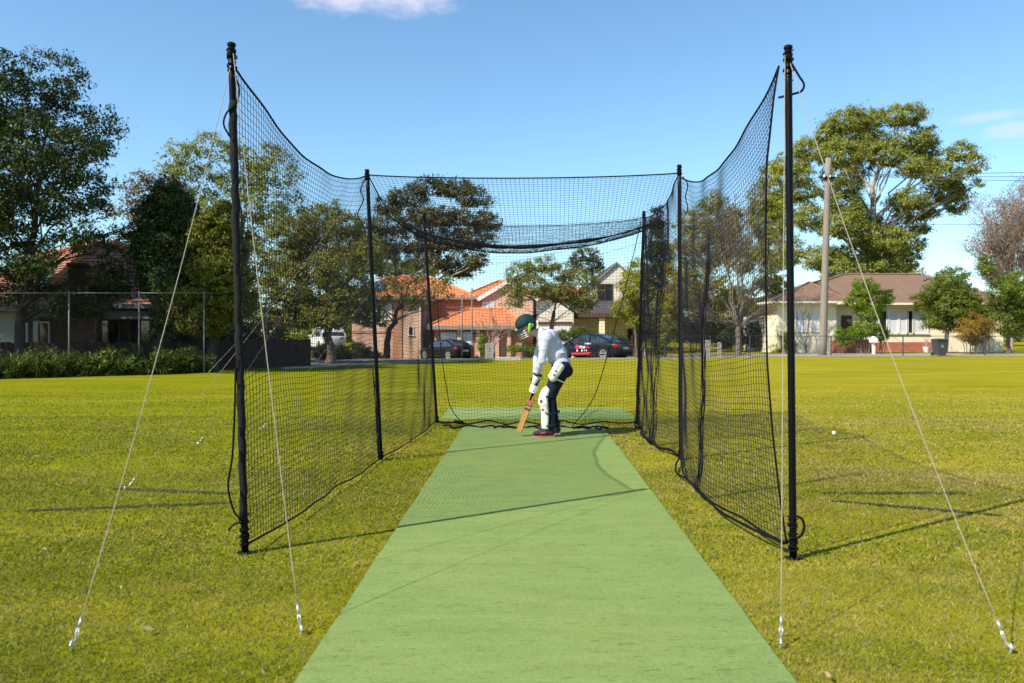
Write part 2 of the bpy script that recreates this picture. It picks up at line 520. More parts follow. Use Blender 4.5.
# ------------------------------------------------------------------ ground
def ground_material():
    m, nt, b = new_mat('mown turf')
    N, L = nt.nodes, nt.links
    tc = N.new('ShaderNodeTexCoord')

    def noise(scale, detail=6, rough=0.65, st=(1, 1, 1)):
        mp = N.new('ShaderNodeMapping'); mp.inputs['Scale'].default_value = st
        L.new(tc.outputs['Object'], mp.inputs['Vector'])
        n = N.new('ShaderNodeTexNoise'); n.inputs['Scale'].default_value = scale
        n.inputs['Detail'].default_value = detail; n.inputs['Roughness'].default_value = rough
        L.new(mp.outputs[0], n.inputs['Vector'])
        return n.outputs['Fac']

    def ramp(f, p0, c0, p1, c1):
        r = N.new('ShaderNodeValToRGB')
        r.color_ramp.elements[0].position = p0; r.color_ramp.elements[0].color = (*c0, 1)
        r.color_ramp.elements[1].position = p1; r.color_ramp.elements[1].color = (*c1, 1)
        L.new(f, r.inputs['Fac'])
        return r.outputs['Color']

    def mix(a, bb, f):
        x = N.new('ShaderNodeMix'); x.data_type = 'RGBA'
        L.new(a, x.inputs['A']); L.new(bb, x.inputs['B']); L.new(f, x.inputs['Factor'])
        return x.outputs['Result']
    fine = ramp(noise(38, 8, 0.75), 0.3, (0.12, 0.145, 0.005), 0.72, (0.335, 0.295, 0.020))
    mid = ramp(noise(5, 8, 0.7), 0.3, (0.14, 0.168, 0.005), 0.7, (0.32, 0.285, 0.016))
    big = ramp(noise(0.22, 5, 0.6, (1, 2.2, 1)), 0.35, (0.18, 0.205, 0.006), 0.65, (0.335, 0.287, 0.018))
    f1 = ramp(noise(1.1, 4), 0.4, (0.3, 0.3, 0.3), 0.6, (0.6, 0.6, 0.6))
    c = mix(fine, mid, f1)
    half = N.new('ShaderNodeValue'); half.outputs[0].default_value = 0.45
    c = mix(c, big, half.outputs[0])
    band = ramp(noise(0.9, 6, 0.65, (0.16, 1.9, 1)), 0.36, (0.80, 0.86, 0.7), 0.66, (1.08, 1.04, 1.05))
    mb_ = N.new('ShaderNodeMix'); mb_.data_type = 'RGBA'; mb_.blend_type = 'MULTIPLY'; mb_.inputs['Factor'].default_value = 1
    L.new(c, mb_.inputs['A']); L.new(band, mb_.inputs['B']); c = mb_.outputs['Result']
    straw = N.new('ShaderNodeRGB'); straw.outputs[0].default_value = (0.46, 0.34, 0.10, 1)
    fs = ramp(noise(2.6, 9, 0.75, (1, 1.6, 1)), 0.56, (0, 0, 0), 0.75, (0.55, 0.55, 0.55))
    c = mix(c, straw.outputs[0], fs)
    c = lush_falloff(nt, c)
    dk = N.new('ShaderNodeMix'); dk.data_type = 'RGBA'; dk.blend_type = 'MULTIPLY'; dk.inputs['Factor'].default_value = 1
    L.new(c, dk.inputs['A']); dk.inputs['B'].default_value = (0.92, 0.92, 0.8, 1); c = dk.outputs['Result']
    L.new(c, b.inputs['Base Color'])
    b.inputs['Roughness'].default_value = 1.0
    b.inputs['Specular IOR Level'].default_value = 0.0
    bp = N.new('ShaderNodeBump'); bp.inputs['Strength'].default_value = 0.5; bp.inputs['Distance'].default_value = 0.03
    L.new(noise(26, 9, 0.8), bp.inputs['Height'])
    L.new(bp.outputs['Normal'], b.inputs['Normal'])
    return m


M['turf'] = ground_material()
xs = sorted(set([-3000, -1200, -500, -200, -100, -60] + [-40 + 2 * i for i in range(46)] + [60, 100, 200, 500, 1200, 3000]))
ys = sorted(set([-3000, -500, -60, -20, 0, 10, 20, 30, 36] + [40 + 2 * i for i in range(26)] + [110, 150, 300, 800, 1800, 4500]))
g = MB()
vs = [(x, y, gz(x, y)) for y in ys for x in xs]
nx = len(xs)
fs = [(j * nx + i, j * nx + i + 1, (j + 1) * nx + i + 1, (j + 1) * nx + i) for j in range(len(ys) - 1) for i in range(nx - 1)]
g.add(vs, fs)
tag(g.build('ground', M['turf'], smooth=True), 'mown yellow green grass oval running back to the street', kind='structure')

# boundary of the oval (from photo rows where the grass ends)
BOUND = [(-24, 15.0), (-14.7, 23.0), (-13.3, 24.1), (-11.7, 25.3), (-10.1, 26.6), (-8.75, 28.6), (-7.4, 31.6), (-5.2, 35.4), (-3.0, 38.6), (0.0, 41.4), (3.0, 43.2), (9.0, 44.3), (16, 45.0), (30, 46.0), (70, 48.5)]


def road_strip(name, near, far, z, m, label):
    b = MB()
    n = len(near)
    k = 10
    vs = []
    for (a, c) in zip(near, far):
        for j in range(k + 1):
            x = a[0] + (c[0] - a[0]) * j / k; y = a[1] + (c[1] - a[1]) * j / k
            vs.append((x, y, gz(x, y) + z))
    fs = [(i * (k + 1) + j, (i + 1) * (k + 1) + j, (i + 1) * (k + 1) + j + 1, i * (k + 1) + j + 1) for i in range(n - 1) for j in range(k)]
    b.add(vs, fs)
    return tag(b.build(name, m), label, kind='structure')


def dens(poly, step=1.5):
    out = []
    for (a, b) in zip(poly, poly[1:]):
        n = max(1, int(math.hypot(b[0] - a[0], b[1] - a[1]) / step))
        for i in range(n):
            out.append((a[0] + (b[0] - a[0]) * i / n, a[1] + (b[1] - a[1]) * i / n))
    out.append(poly[-1])
    return out


RN = dens([(-8.6, 30.2), (-7.2, 32.4), (-5.0, 36.0), (-2.8, 39.1), (0.2, 41.8), (3.1, 43.6), (9, 44.7), (14.5, 45.3)])
RF = dens([(-13.5, 35.0), (-11.5, 41.0), (-10, 47.0), (-9, 54.0), (-4.0, 56.5), (2, 57), (8.8, 54.5), (14.5, 52.0)])
RF2 = []
for i in range(len(RN)):
    t = i / (len(RN) - 1) * (len(RF) - 1)
    k = min(len(RF) - 2, int(t)); u = t - k
    RF2.append((RF[k][0] * (1 - u) + RF[k + 1][0] * u, RF[k][1] * (1 - u) + RF[k + 1][1] * u))
road_strip('road', RN, RF2, 0.012, M['asphalt'], 'grey asphalt street between the oval and the houses')
PN = dens([(14.5, 45.3), (16, 45.4), (30, 46.4), (70, 48.9)])
road_strip('path', PN, [(x, y + 6.6) for x, y in PN], 0.016, M['path'], 'tan gravel path in front of the cream house')
kb = MB()
for (a, b) in zip(RN, RN[1:]):
    za, zb = gz(*a), gz(*b)
    kb.bar((a[0], a[1] - .08, za + 0.0), (b[0], b[1] - .08, zb + 0.0), 0.15, 0.12)
kb.build('kerb', M['kerb'])['kind'] = 'structure'

# the synthetic strip
PL = lambda y: -0.696 + (y - 11.37) * (0.133 / 8.28)
PR = lambda y: 1.293 + (y - 11.37) * (0.203 / 8.28)


def pitch_material():
    m, nt, b = new_mat('green synthetic wicket')
    N, L = nt.nodes, nt.links
    tc = N.new('ShaderNodeTexCoord')

    def noise(scale, st, d=8, r=0.7):
        mp = N.new('ShaderNodeMapping'); mp.inputs['Scale'].default_value = st
        L.new(tc.outputs['Object'], mp.inputs['Vector'])
        n = N.new('ShaderNodeTexNoise'); n.inputs['Scale'].default_value = scale; n.inputs['Detail'].default_value = d
        n.inputs['Roughness'].default_value = r
        L.new(mp.outputs[0], n.inputs['Vector'])
        return n.outputs['Fac']
    r = N.new('ShaderNodeValToRGB')
    r.color_ramp.elements[0].position = 0.25; r.color_ramp.elements[0].color = (0.13, 0.20, 0.056, 1)
    r.color_ramp.elements[1].position = 0.75; r.color_ramp.elements[1].color = (0.255, 0.335, 0.108, 1)
    L.new(noise(60, (1, 1, 1)), r.inputs['Fac'])
    r2 = N.new('ShaderNodeValToRGB')
    r2.color_ramp.elements[0].position = 0.3; r2.color_ramp.elements[0].color = (0.82, 0.84, 0.80, 1)
    r2.color_ramp.elements[1].position = 0.6; r2.color_ramp.elements[1].color = (1.04, 1.03, 1.03, 1)
    L.new(noise(2.2, (0.7, 3.0, 1), 9, 0.75), r2.inputs['Fac'])
    mx = N.new('ShaderNodeMix'); mx.data_type = 'RGBA'; mx.blend_type = 'MULTIPLY'; mx.inputs['Factor'].default_value = 1
    L.new(r.outputs['Color'], mx.inputs['A']); L.new(r2.outputs['Color'], mx.inputs['B'])
    r3 = N.new('ShaderNodeValToRGB')
    r3.color_ramp.elements[0].position = 0.33; r3.color_ramp.elements[0].color = (0.58, 0.66, 0.62, 1)
    r3.color_ramp.elements[1].position = 0.45; r3.color_ramp.elements[1].color = (1, 1, 1, 1)
    L.new(noise(30, (0.45, 1.6, 1), 6, 0.7), r3.inputs['Fac'])
    r4 = N.new('ShaderNodeValToRGB')
    r4.color_ramp.elements[0].position = 0.35; r4.color_ramp.elements[0].color = (0.95, 0.97, 0.97, 1)
    r4.color_ramp.elements[1].position = 0.65; r4.color_ramp.elements[1].color = (1.05, 1.0, 0.94, 1)
    L.new(noise(0.8, (1, 1, 1), 4, 0.6), r4.inputs['Fac'])
    for q in (r3, r4):
        m2 = N.new('ShaderNodeMix'); m2.data_type = 'RGBA'; m2.blend_type = 'MULTIPLY'; m2.inputs['Factor'].default_value = 1
        L.new(mx.outputs['Result'], m2.inputs['A']); L.new(q.outputs['Color'], m2.inputs['B'])
        mx = m2
    L.new(mx.outputs['Result'], b.inputs['Base Color'])
    b.inputs['Roughness'].default_value = 0.92
    b.inputs['Specular IOR Level'].default_value = 0.08
    bp = N.new('ShaderNodeBump'); bp.inputs['Strength'].default_value = 0.5; bp.inputs['Distance'].default_value = 0.01
    L.new(noise(160, (1, 1, 1)), bp.inputs['Height']); L.new(bp.outputs['Normal'], b.inputs['Normal'])
    return m


M['pitch'] = pitch_material()
pt = MB()
n = 60
for i in range(n + 1):
    y = -3 + 14.75 * i / n
    wob = 0.003 * math.sin(y * 5.1) + 0.002 * math.sin(y * 11.7)
    pt.v += [(PL(y) + wob, y, 0.0), (PL(y) + wob, y, 0.018), (PR(y) + wob, y, 0.018), (PR(y) + wob, y, 0.0)]
for i in range(n):
    for k in range(3):
        pt.f.append((4 * i + k, 4 * i + k + 1, 4 * i + k + 5, 4 * i + k + 4))
pt.f += [(0, 1, 2, 3), (4 * n + 3, 4 * n + 2, 4 * n + 1, 4 * n)]
pt.mi = [0] * len(pt.f)
tag(pt.build('cricket_pitch', M['pitch']), 'long green synthetic cricket pitch mat running through the net to the camera', 'pitch')
p2 = MB().box((-1.12, 12.45, 0.0), (1.95, 14.4, 0.014))
o = tag(p2.build('pitch_mat', M['pitch']), 'short pale green synthetic mat lying crosswise behind the back net', 'mat')
MB().box((-1.05, 13.45, 0.016), (1.9, 13.50, 0.019)).build('white_line', mat('worn line marking', (0.36, 0.42, 0.27), 0.9, 0.2, 8), o)

# dark strips on the turf either side of the net
sm = mat('dark turf strip', (0.028, 0.034, 0.008), 0.95, 0.3, 9)
for i, (a, c, w, lab) in enumerate((((112, 489), (232, 494), 0.05, 'dark strip on the turf left of the net, the farther short one'),
                                  ((28, 511), (232, 503), 0.042, 'dark strip on the turf left of the net, the nearer long one'),
                                  ((822, 493.5), (966, 493.5), 0.05, 'dark strip on the turf right of the net, the straight farther one'),
                                  ((830, 501), (1003, 516), 0.042, 'dark strip on the turf right of the net, the nearer slanting one'))):
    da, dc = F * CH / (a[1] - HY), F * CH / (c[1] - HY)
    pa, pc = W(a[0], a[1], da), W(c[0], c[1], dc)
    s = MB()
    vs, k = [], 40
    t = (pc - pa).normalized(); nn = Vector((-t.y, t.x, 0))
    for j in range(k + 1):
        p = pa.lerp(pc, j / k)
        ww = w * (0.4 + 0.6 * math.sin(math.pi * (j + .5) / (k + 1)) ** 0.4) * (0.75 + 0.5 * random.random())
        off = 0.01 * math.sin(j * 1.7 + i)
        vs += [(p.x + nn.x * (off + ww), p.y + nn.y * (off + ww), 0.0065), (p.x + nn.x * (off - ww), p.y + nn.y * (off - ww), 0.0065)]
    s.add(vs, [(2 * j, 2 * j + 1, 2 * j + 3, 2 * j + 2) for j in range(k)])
    tag(s.build('dark_strip', sm), lab, kind='structure')


# ------------------------------------------------------------------ grass blades near the camera
def grass():
    V, P = [], []
    tiers = ((2.0, 4.6, 13000, .0027, .018), (4.6, 8.0, 5200, .0046, .020), (8.0, 13, 1500, .0075, .022), (13, 20, 380, .011, .022))
    base = 0
    for y0, y1, den, w, h in tiers:
        xm = 0.66 * y1 + 1.2
        n = int((y1 - y0) * 2 * xm * den)
        x = RNG.uniform(-xm, xm, n); y = RNG.uniform(y0, y1, n)
        keep = np.abs(x) < 0.66 * y + 1.2
        fr = .010 + .008 * np.sin(y * 9) + .006 * np.sin(y * 23)
        keep &= ~((x > -0.696 + (y - 11.37) * .0161 + fr) & (x < 1.293 + (y - 11.37) * .0245 - fr) & (y < 11.75))
        keep &= ~((x > -1.1) & (x < 1.93) & (y > 12.5) & (y < 14.35))
        # left boundary of the oval
        lim = 23.0 + (x + 14.7) * 1.0
        keep &= ~((x < -7) & (y > lim - 0.2))
        x, y = x[keep], y[keep]
        # bare, thinner patches
        dn = (np.sin(x * 2.1 + 1.3 * np.sin(y * 1.7)) + np.sin(y * 2.9 + 1.1 * np.sin(x * 3.3)) + 2) / 4
        kk = RNG.uniform(0, 1, len(x)) < (0.45 + 0.55 * dn) * np.clip((21 - y) / 9, 0, 1)
        x, y = x[kk], y[kk]
        n = len(x)
        a = RNG.uniform(0, 2 * np.pi, n)
        lean = RNG.uniform(0.2, 1.6, n); la = RNG.uniform(0, 2 * np.pi, n)
        hh = h * RNG.uniform(0.45, 1.15, n); ww = w * RNG.uniform(0.6, 1.3, n)
        dx, dy = np.cos(a) * ww, np.sin(a) * ww
        tip = np.stack([x + np.cos(la) * hh * lean, y + np.sin(la) * hh * lean, hh], 1)
        b0 = np.stack([x - dx, y - dy, np.zeros(n)], 1); b1 = np.stack([x + dx, y + dy, np.zeros(n)], 1)
        V.append(np.stack([b0, b1, tip], 1).reshape(-1, 3))
        P.append(np.arange(n * 3).reshape(-1, 3) + base)
        base += n * 3
    gm = island_mat('grass blade', [(0.080, 0.115, 0.005), (0.18, 0.205, 0.010), (0.285, 0.275, 0.020), (0.48, 0.40, 0.15)], 0.9, 0.35, 0.0, patch=(0.40, 0.315, 0.085), pscale=1.7)
    return raw_mesh('grass', np.concatenate(V), np.concatenate(P), gm)


tag(grass(), 'short mown grass blades covering the oval', kind='stuff')

# scattered dry leaves on the oval
def litter():
    V, P = [], []
    spots = [W(x, y, F * CH / (y - HY)) for x, y in ((150, 581), (203, 529), (65, 542), (37, 459), (210, 439), (878, 612), (890, 668), (148, 636), (604, 462), (820, 550), (880, 500), (250, 470), (960, 455))]
    for i in range(150):
        y = random.uniform(3, 24); x = random.uniform(-.66 * y, .66 * y)
        if not (PL(y) - .05 < x < PR(y) + .05): spots.append(Vector((x, y, 0)))
    for i, s in enumerate(spots):
        a = random.uniform(0, 6.28); l = random.uniform(.012, .03) * (1.4 if i < 14 else .7); w = l * .4
        t = Vector((math.cos(a), math.sin(a), 0)); nn = Vector((-t.y, t.x, 0))
        z = 0.03
        b = len(V)
        V += [s + t * l + Vector((0, 0, z + .012)), s + nn * w + Vector((0, 0, z)), s - t * l + Vector((0, 0, z)), s - nn * w + Vector((0, 0, z + .01))]
        P.append((b, b + 1, b + 2, b + 3))
    return raw_mesh('fallen_leaves', [tuple(v) for v in V], P, M['leaf_litter'])


tag(litter(), 'dry fallen leaves scattered on the grass', kind='stuff')
ball_p = W(834, 433, F * CH / (436.0 - HY)); ball_p.z = 0.04
bm_ = MB(); bm_.ellipsoid(ball_p, (.027, .027, .027), 16, 10)
tag(bm_.build('cricket_ball', M['decal_white'], smooth=True), 'white cricket ball lying alone on the grass right of the net', 'ball')

# ------------------------------------------------------------------ the batting cage
POLES = {
    'fl': (Vector((-1.635, 4.90, 0)), Vector((-1.718, 4.90, 3.11))),
    'ml': (Vector((-1.392, 8.50, 0)), Vector((-1.540, 8.50, 3.07))),
    'bl': (Vector((-1.125, 12.0, 0)), Vector((-1.320, 12.0, 3.13))),
    'fr': (Vector((1.680, 4.78, 0)), Vector((1.650, 4.78, 3.05))),
    'mr': (Vector((1.805, 8.55, 0)), Vector((1.788, 8.55, 3.13))),
    'br': (Vector((1.855, 11.87, 0)), Vector((1.958, 11.87, 3.14))),
}
PGROUP = 'black steel poles holding up the practice net'


def on_pole(k, z):
    a, b = POLES[k]
    return a.lerp(b, z / b.z)


def knot(mb, c, r, seed, turns=5, rc=0.006):
    """a lump of cord wound round something"""
    rr = random.Random(seed)
    pts = []
    for i in range(turns * 10):
        a = i / 10 * 2 * math.pi
        q = r * (1 + 0.25 * math.sin(a * .37 + seed))
        pts.append(Vector(c) + Vector((math.cos(a) * q, math.sin(a) * q, (i / (turns * 10) - .5) * r * 3.2 + rr.uniform(-.4, .4) * r)))
    mb.tube(smooth_path(pts, 2), rc, 5)


PLAB = {
    'fl': 'black pole at the near left corner, wrapped in net and knotted cord at its foot',
    'ml': 'black pole in the middle of the left side net, meeting the near top rope',
    'bl': 'thin black pole at the far left corner of the net cage',
    'fr': 'smooth bare black pole at the near right corner beside the hanging net edge',
    'mr': 'black pole in the middle of the right side net',
    'br': 'thin black pole at the far right corner of the net, behind the batter',
}
for k, (a, b) in POLES.items():
    pr = thing('net_pole', a, PLAB[k], 'pole', PGROUP)
    m = MB()
    m.tube([a.lerp(b, t / 14) for t in range(15)], 0.0215, 14)
    m.build('pole_tube', M['black_steel'], pr, smooth=True)
    m = MB()
    top = b
    m.tube([top - Vector((0, 0, .002)), top + Vector((0, 0, .012)), top + Vector((0, 0, .018))], [0.026, 0.026, 0.019], 14)
    for q in (.035, .05):
        m.tube([top - Vector((0, 0, q)), top - Vector((0, 0, q + .012))], 0.025, 12)
    m.build('pole_cap', M['black_steel'], pr)
    m = MB()
    if k[0] == 'f':
        knot(m, on_pole(k, b.z - .06), .024, 3, 5, .0045)
        knot(m, on_pole(k, b.z - .15), .024, 9, 3, .0045)
        for z in (.07, .14, .22):
            knot(m, on_pole(k, z), .0235, z * 50, 5, .004)
    else:
        knot(m, on_pole(k, b.z - .06), .024, 5, 4, .0045)
        knot(m, on_pole(k, .06), .026, 6, 4, .006)
    m.build('knot', M['cord'], pr, smooth=True)
    m = MB()
    if k == 'fl':
        m.tube(smooth_path([on_pole(k, 1.14) + Vector((-.02, -.02, 0)), on_pole(k, .85) + Vector((-.035, -.02, 0)), on_pole(k, .60) + Vector((-.055, -.02, 0)),
                            on_pole(k, .42) + Vector((-.085, -.02, 0)), on_pole(k, .28) + Vector((-.06, -.02, 0)), on_pole(k, .21) + Vector((-.012, -.03, 0))]), .0065, 6)
        m.tube(smooth_path([on_pole(k, .2) + Vector((0, -.03, 0)), on_pole(k, .185) + Vector((-.05, -.03, 0)), on_pole(k, .15) + Vector((-.09, -.03, 0))]), .006, 6)
        m.tube(smooth_path([on_pole(k, 2.92) + Vector((.02, -.03, 0)), on_pole(k, 2.84) + Vector((.05, -.03, 0)), on_pole(k, 2.75) + Vector((.03, -.03, 0)), on_pole(k, 2.69) + Vector((-.03, -.03, 0)), on_pole(k, 2.62) + Vector((-.05, -.03, 0)), on_pole(k, 2.55) + Vector((-.02, -.02, 0))]), .006, 6)
    elif k == 'fr':
        m.tube(smooth_path([on_pole(k, 2.95) + Vector((.01, -.03, 0)), on_pole(k, 2.88) + Vector((.05, -.03, 0)), on_pole(k, 2.83) + Vector((.085, -.02, 0)), on_pole(k, 2.79) + Vector((.07, -.02, 0)), on_pole(k, 2.77) + Vector((.02, -.03, 0)), on_pole(k, 2.765) + Vector((-.05, .03, 0))]), .007, 6)
        m.tube(smooth_path([on_pole(k, .26) + Vector((.02, -.02, 0)), on_pole(k, .24) + Vector((.05, -.02, 0)), on_pole(k, .19) + Vector((.06, -.02, 0)), on_pole(k, .14) + Vector((.03, -.03, 0)), on_pole(k, .13) + Vector((-.03, -.03, 0))]), .008, 6)
    elif k == 'ml':
        m.tube(smooth_path([on_pole(k, 2.98) + Vector((-.03, -.02, 0)), on_pole(k, 2.86) + Vector((-.075, -.02, 0)), on_pole(k, 2.76) + Vector((-.05, -.02, 0)), on_pole(k, 2.62) + Vector((-.115, -.02, 0)), on_pole(k, 2.52) + Vector((-.085, -.02, 0)), on_pole(k, 2.44) + Vector((-.055, -.02, 0))]), .006, 6)
    elif k == 'mr':
        m.tube(smooth_path([on_pole(k, 3.02) + Vector((.03, -.02, 0)), on_pole(k, 2.93) + Vector((.085, -.02, 0)), on_pole(k, 2.8) + Vector((.06, -.02, 0)), on_pole(k, 2.68) + Vector((.085, -.02, 0)), on_pole(k, 2.6) + Vector((.05, -.02, 0))]), .006, 6)
    if m.v:
        m.build('loose_cord', M['cord'], pr, smooth=True)
    if k in ('fl', 'fr'):
        m = MB()
        m.tube([a, a + Vector((0, 0, .010))], [.042, .038], 14)
        m.box(tuple(a + Vector((-.045, -.018, .002))), tuple(a + Vector((.06, .02, .012))))
        m.build('base_plate', M['black_steel'], pr)
        if k == 'fl':
            m = MB()
            rr = random.Random(4)
            m.tube([on_pole(k, .22 + i * .05) + Vector((rr.uniform(-.007, .004), rr.uniform(-.004, .004), 0)) for i in range(52)], [.0232 + rr.uniform(-.001, .003) for i in range(52)], 10)
            m.build('net_wrap', M['black_tape'], pr, smooth=True)


def strands(paths, r):
    """many thin three-sided twines at once; paths (n, m, 3)"""
    p = np.asarray(paths, dtype=np.float64)
    n, m, _ = p.shape
    t = np.empty_like(p)
    t[:, 1:-1] = p[:, 2:] - p[:, :-2]; t[:, 0] = p[:, 1] - p[:, 0]; t[:, -1] = p[:, -1] - p[:, -2]
    t /= np.linalg.norm(t, axis=2, keepdims=True) + 1e-9
    ref = np.array([0.31, 0.72, 0.62])
    s = np.cross(t, ref); s /= np.linalg.norm(s, axis=2, keepdims=True) + 1e-9
    u = np.cross(t, s)
    ring = []
    for k in range(3):
        a = 2 * math.pi * k / 3
        ring.append(p + (s * math.cos(a) + u * math.sin(a)) * r)
    v = np.stack(ring, 2).reshape(-1, 3)
    i = np.arange(n)[:, None, None] * (m * 3); j = np.arange(m - 1)[None, :, None] * 3; k = np.arange(3)[None, None, :]
    a = i + j + k; b = i + j + (k + 1) % 3
    f = np.stack([a, b, b + 3, a + 3], -1).reshape(-1, 4)
    return v, f


def panel(name, fn, nu, nv, parent, r=0.0015, label=None):
    """square mesh panel: fn(u, v) -> (..., 3) arrays; nu cells along u, nv cells along v"""
    u = np.linspace(0, 1, nu + 1); v = np.linspace(0, 1, nv + 1)
    U, Vv = np.meshgrid(u, v, indexing='ij')
    P = fn(U, Vv)
    v1, f1 = strands(P, r)                       # along v
    v2, f2 = strands(P.transpose(1, 0, 2), r)    # along u
    o = raw_mesh(name, np.concatenate([v1, v2]), np.concatenate([f1, f2 + len(v1)]), M['net'], parent)
    if label:
        o['label'] = label
    return o


def vec(x): return np.array([x.x, x.y, x.z])


def wrinkle(U, V, seed, amp):
    w = np.sin(U * 7.3 + seed) * np.sin(V * 5.1 + seed * 1.7) + 0.6 * np.sin(U * 17 + V * 9 + seed * 2.3) + 0.4 * np.sin(U * 31 - V * 22 + seed)
    return w * amp


def side_fn(A0, A1, B0, B1, sag, bulge, seed, foot=0.0, amp=0.012, edge_in=None, power=1.5, pinch=None, droop=0.0, mid=0.0):
    """A front edge (bottom A0, top A1), B back edge; top rope sags; inward bulge along +x * sign"""
    A0, A1, B0, B1 = map(vec, (A0, A1, B0, B1))

    def f(U, V):
        bot = A0 + (B0 - A0) * U[..., None]
        top = A1 + (B1 - A1) * U[..., None]
        P = bot + (top - bot) * V[..., None]
        s = 4 * U * (1 - U)
        P[..., 2] -= sag * s * V ** power
        P[..., 0] += bulge * s * np.sin(np.pi * V) ** 0.8 + foot * s * (1 - V) ** 3
        P[..., 0] += wrinkle(U, V, seed, amp) * s ** .5
        P[..., 1] += wrinkle(V, U, seed + 3, amp * .7) * s ** .5
        P[..., 2] += wrinkle(U * 1.3, V, seed + 5, amp * .6) * s ** .5 * (V < .97)
        P[..., 2] -= (droop * np.exp(-U / .10) + mid * s) * np.sin(np.pi * V) ** .7
        P[..., 2] -= .45 * droop * np.exp(-(1 - U) / .08) * np.sin(np.pi * V) ** .7
        if edge_in is not None:
            e = (1 - U) ** 4
            P[..., 0] += e * np.interp(V, edge_in[0], edge_in[1])
        if pinch is not None:
            pu, pw, pd = pinch
            g = np.exp(-((U - pu) / pw) ** 2)
            k = (0.25 + 0.75 * (1 - V) ** 1.5)
            P[..., 1] += -(U - pu) * 3.4 * g * k * .62
            P[..., 0] += -pd * np.exp(-((U - pu) / (pw * 1.6)) ** 2) * (1 - V) ** 1.5
        P[..., 2] = np.maximum(P[..., 2], 0.012 + 0.01 * (1 + np.sin(U * 23 + seed)))
        return P
    return f


net = thing('cricket_net', (0.1, 8.4, 0), 'black mesh cricket practice net hung from black poles round the green pitch', 'net')
EX = lambda k, z, dx=0, dy=0: on_pole(k, z) + Vector((dx, dy, 0))
# left side
fL1 = side_fn(EX('fl', .06, .02), EX('fl', 2.97, .02), EX('ml', .03, .0), EX('ml', 3.02, -.02), 0.25, .05, 1.2, .04, .014, droop=.16, mid=.05)
fL2 = side_fn(EX('ml', .03), EX('ml', 3.0, .02), EX('bl', .03), EX('bl', 3.06), 0.30, .03, 4.1, .05, .016, pinch=(.12, .10, -.02), droop=.08, mid=.06)
# right side, hanging slack towards the pitch and gathered near the front
edge = ([0, .1, .25, .4, .6, .8, .95, 1], [0.0, -.035, -.075, -.10, -.10, -.085, -.03, 0])
fR1 = side_fn(EX('fr', .08, -.02, .05), EX('fr', 2.96, -.04, .05), EX('mr', .04), EX('mr', 3.03), 0.30, -.10, 2.2, -.17, .014, edge_in=edge, pinch=(.445, .13, .06), droop=.05, mid=.10)
fR2 = side_fn(EX('mr', .03), EX('mr', 3.05), EX('br', .03), EX('br', 3.08), 0.16, -.04, 5.7, -.10, .020, pinch=(.33, .14, .05), droop=.10, mid=.08)
CELL = .047
for nm, fn, lab in (('side_net', fL1, 'near left side net'), ('side_net', fL2, 'far left side net'), ('side_net', fR1, 'near right side net, slack and gathered near its foot'), ('side_net', fR2, 'far right side net')):
    panel(nm, fn, 80, 66, net, .0020, lab)

# roof over the far bay, sagging like a hammock
def fRoof(U, V):
    a0, a1 = vec(EX('ml', 3.03)), vec(EX('mr', 3.06))
    b0, b1 = vec(EX('bl', 3.03)), vec(EX('br', 3.06))
    P = a0 + (a1 - a0) * U[..., None] + ((b0 - a0) + ((b1 - b0) - (a1 - a0)) * U[..., None]) * V[..., None]
    su = (4 * U * (1 - U)) ** .8
    P[..., 2] -= .045 * su * (1 - V)                                     # near rope
    P[..., 2] -= (.10 + .0 * U) * su * V ** 4                            # far rope
    P[..., 2] -= (0.30 * (1 - su) + (.66 - .10 * U) * su) * np.sin(np.pi * V ** 1.15)
    P[..., 2] += wrinkle(U, V, 2.2, .010) * np.sin(np.pi * V)
    return P


panel('roof_net', fRoof, 68, 78, net, .0019)


def fFold(U, V):
    P = fRoof(U, .44 + .34 * V)
    P[..., 2] += .05 * np.sin(np.pi * V) + .012
    P[..., 0] += .021
    P[..., 1] += wrinkle(U, V, 3.3, .02)
    return P


panel('roof_fold', fFold, 68, 46, net, .0019)

# back net, longer than it is high: its foot lies in folds on the mat
def fBack(U, V):
    a, b = vec(EX('bl', 3.05)), vec(EX('br', 3.08))
    top = a + (b - a) * U[..., None]
    top[..., 2] -= .10 * 4 * U * (1 - U)
    f0, f1 = vec(Vector((-1.02, 11.75, .03))), vec(Vector((1.78, 11.7, .03)))
    bot = f0 + (f1 - f0) * U[..., None]
    bot[..., 1] -= .18 + .10 * np.sin(U * 19) + .05 * np.sin(U * 41)
    bot[..., 2] += .02 * np.sin(U * 33)
    P = bot + (top - bot) * V[..., None]
    P[..., 1] += .12 * np.sin(np.pi * V) * np.sin(np.pi * U) + wrinkle(U, V, 6.1, .02) * (1 - V)
    P[..., 0] += wrinkle(V, U, 1.1, .008)
    low = np.clip((.06 - V) / .06, 0, 1)
    P[..., 1] -= low * (.10 + .06 * np.sin(U * 27))
    P[..., 2] = np.maximum(P[..., 2], .022)
    return P


panel('back_net', fBack, 62, 68, net, .0017)

# border ropes of the net
def edge_of(fn, us, vs):
    U = np.asarray(us, dtype=float); V = np.asarray(vs, dtype=float)
    return [Vector(p) for p in fn(U[None], V[None])[0]]


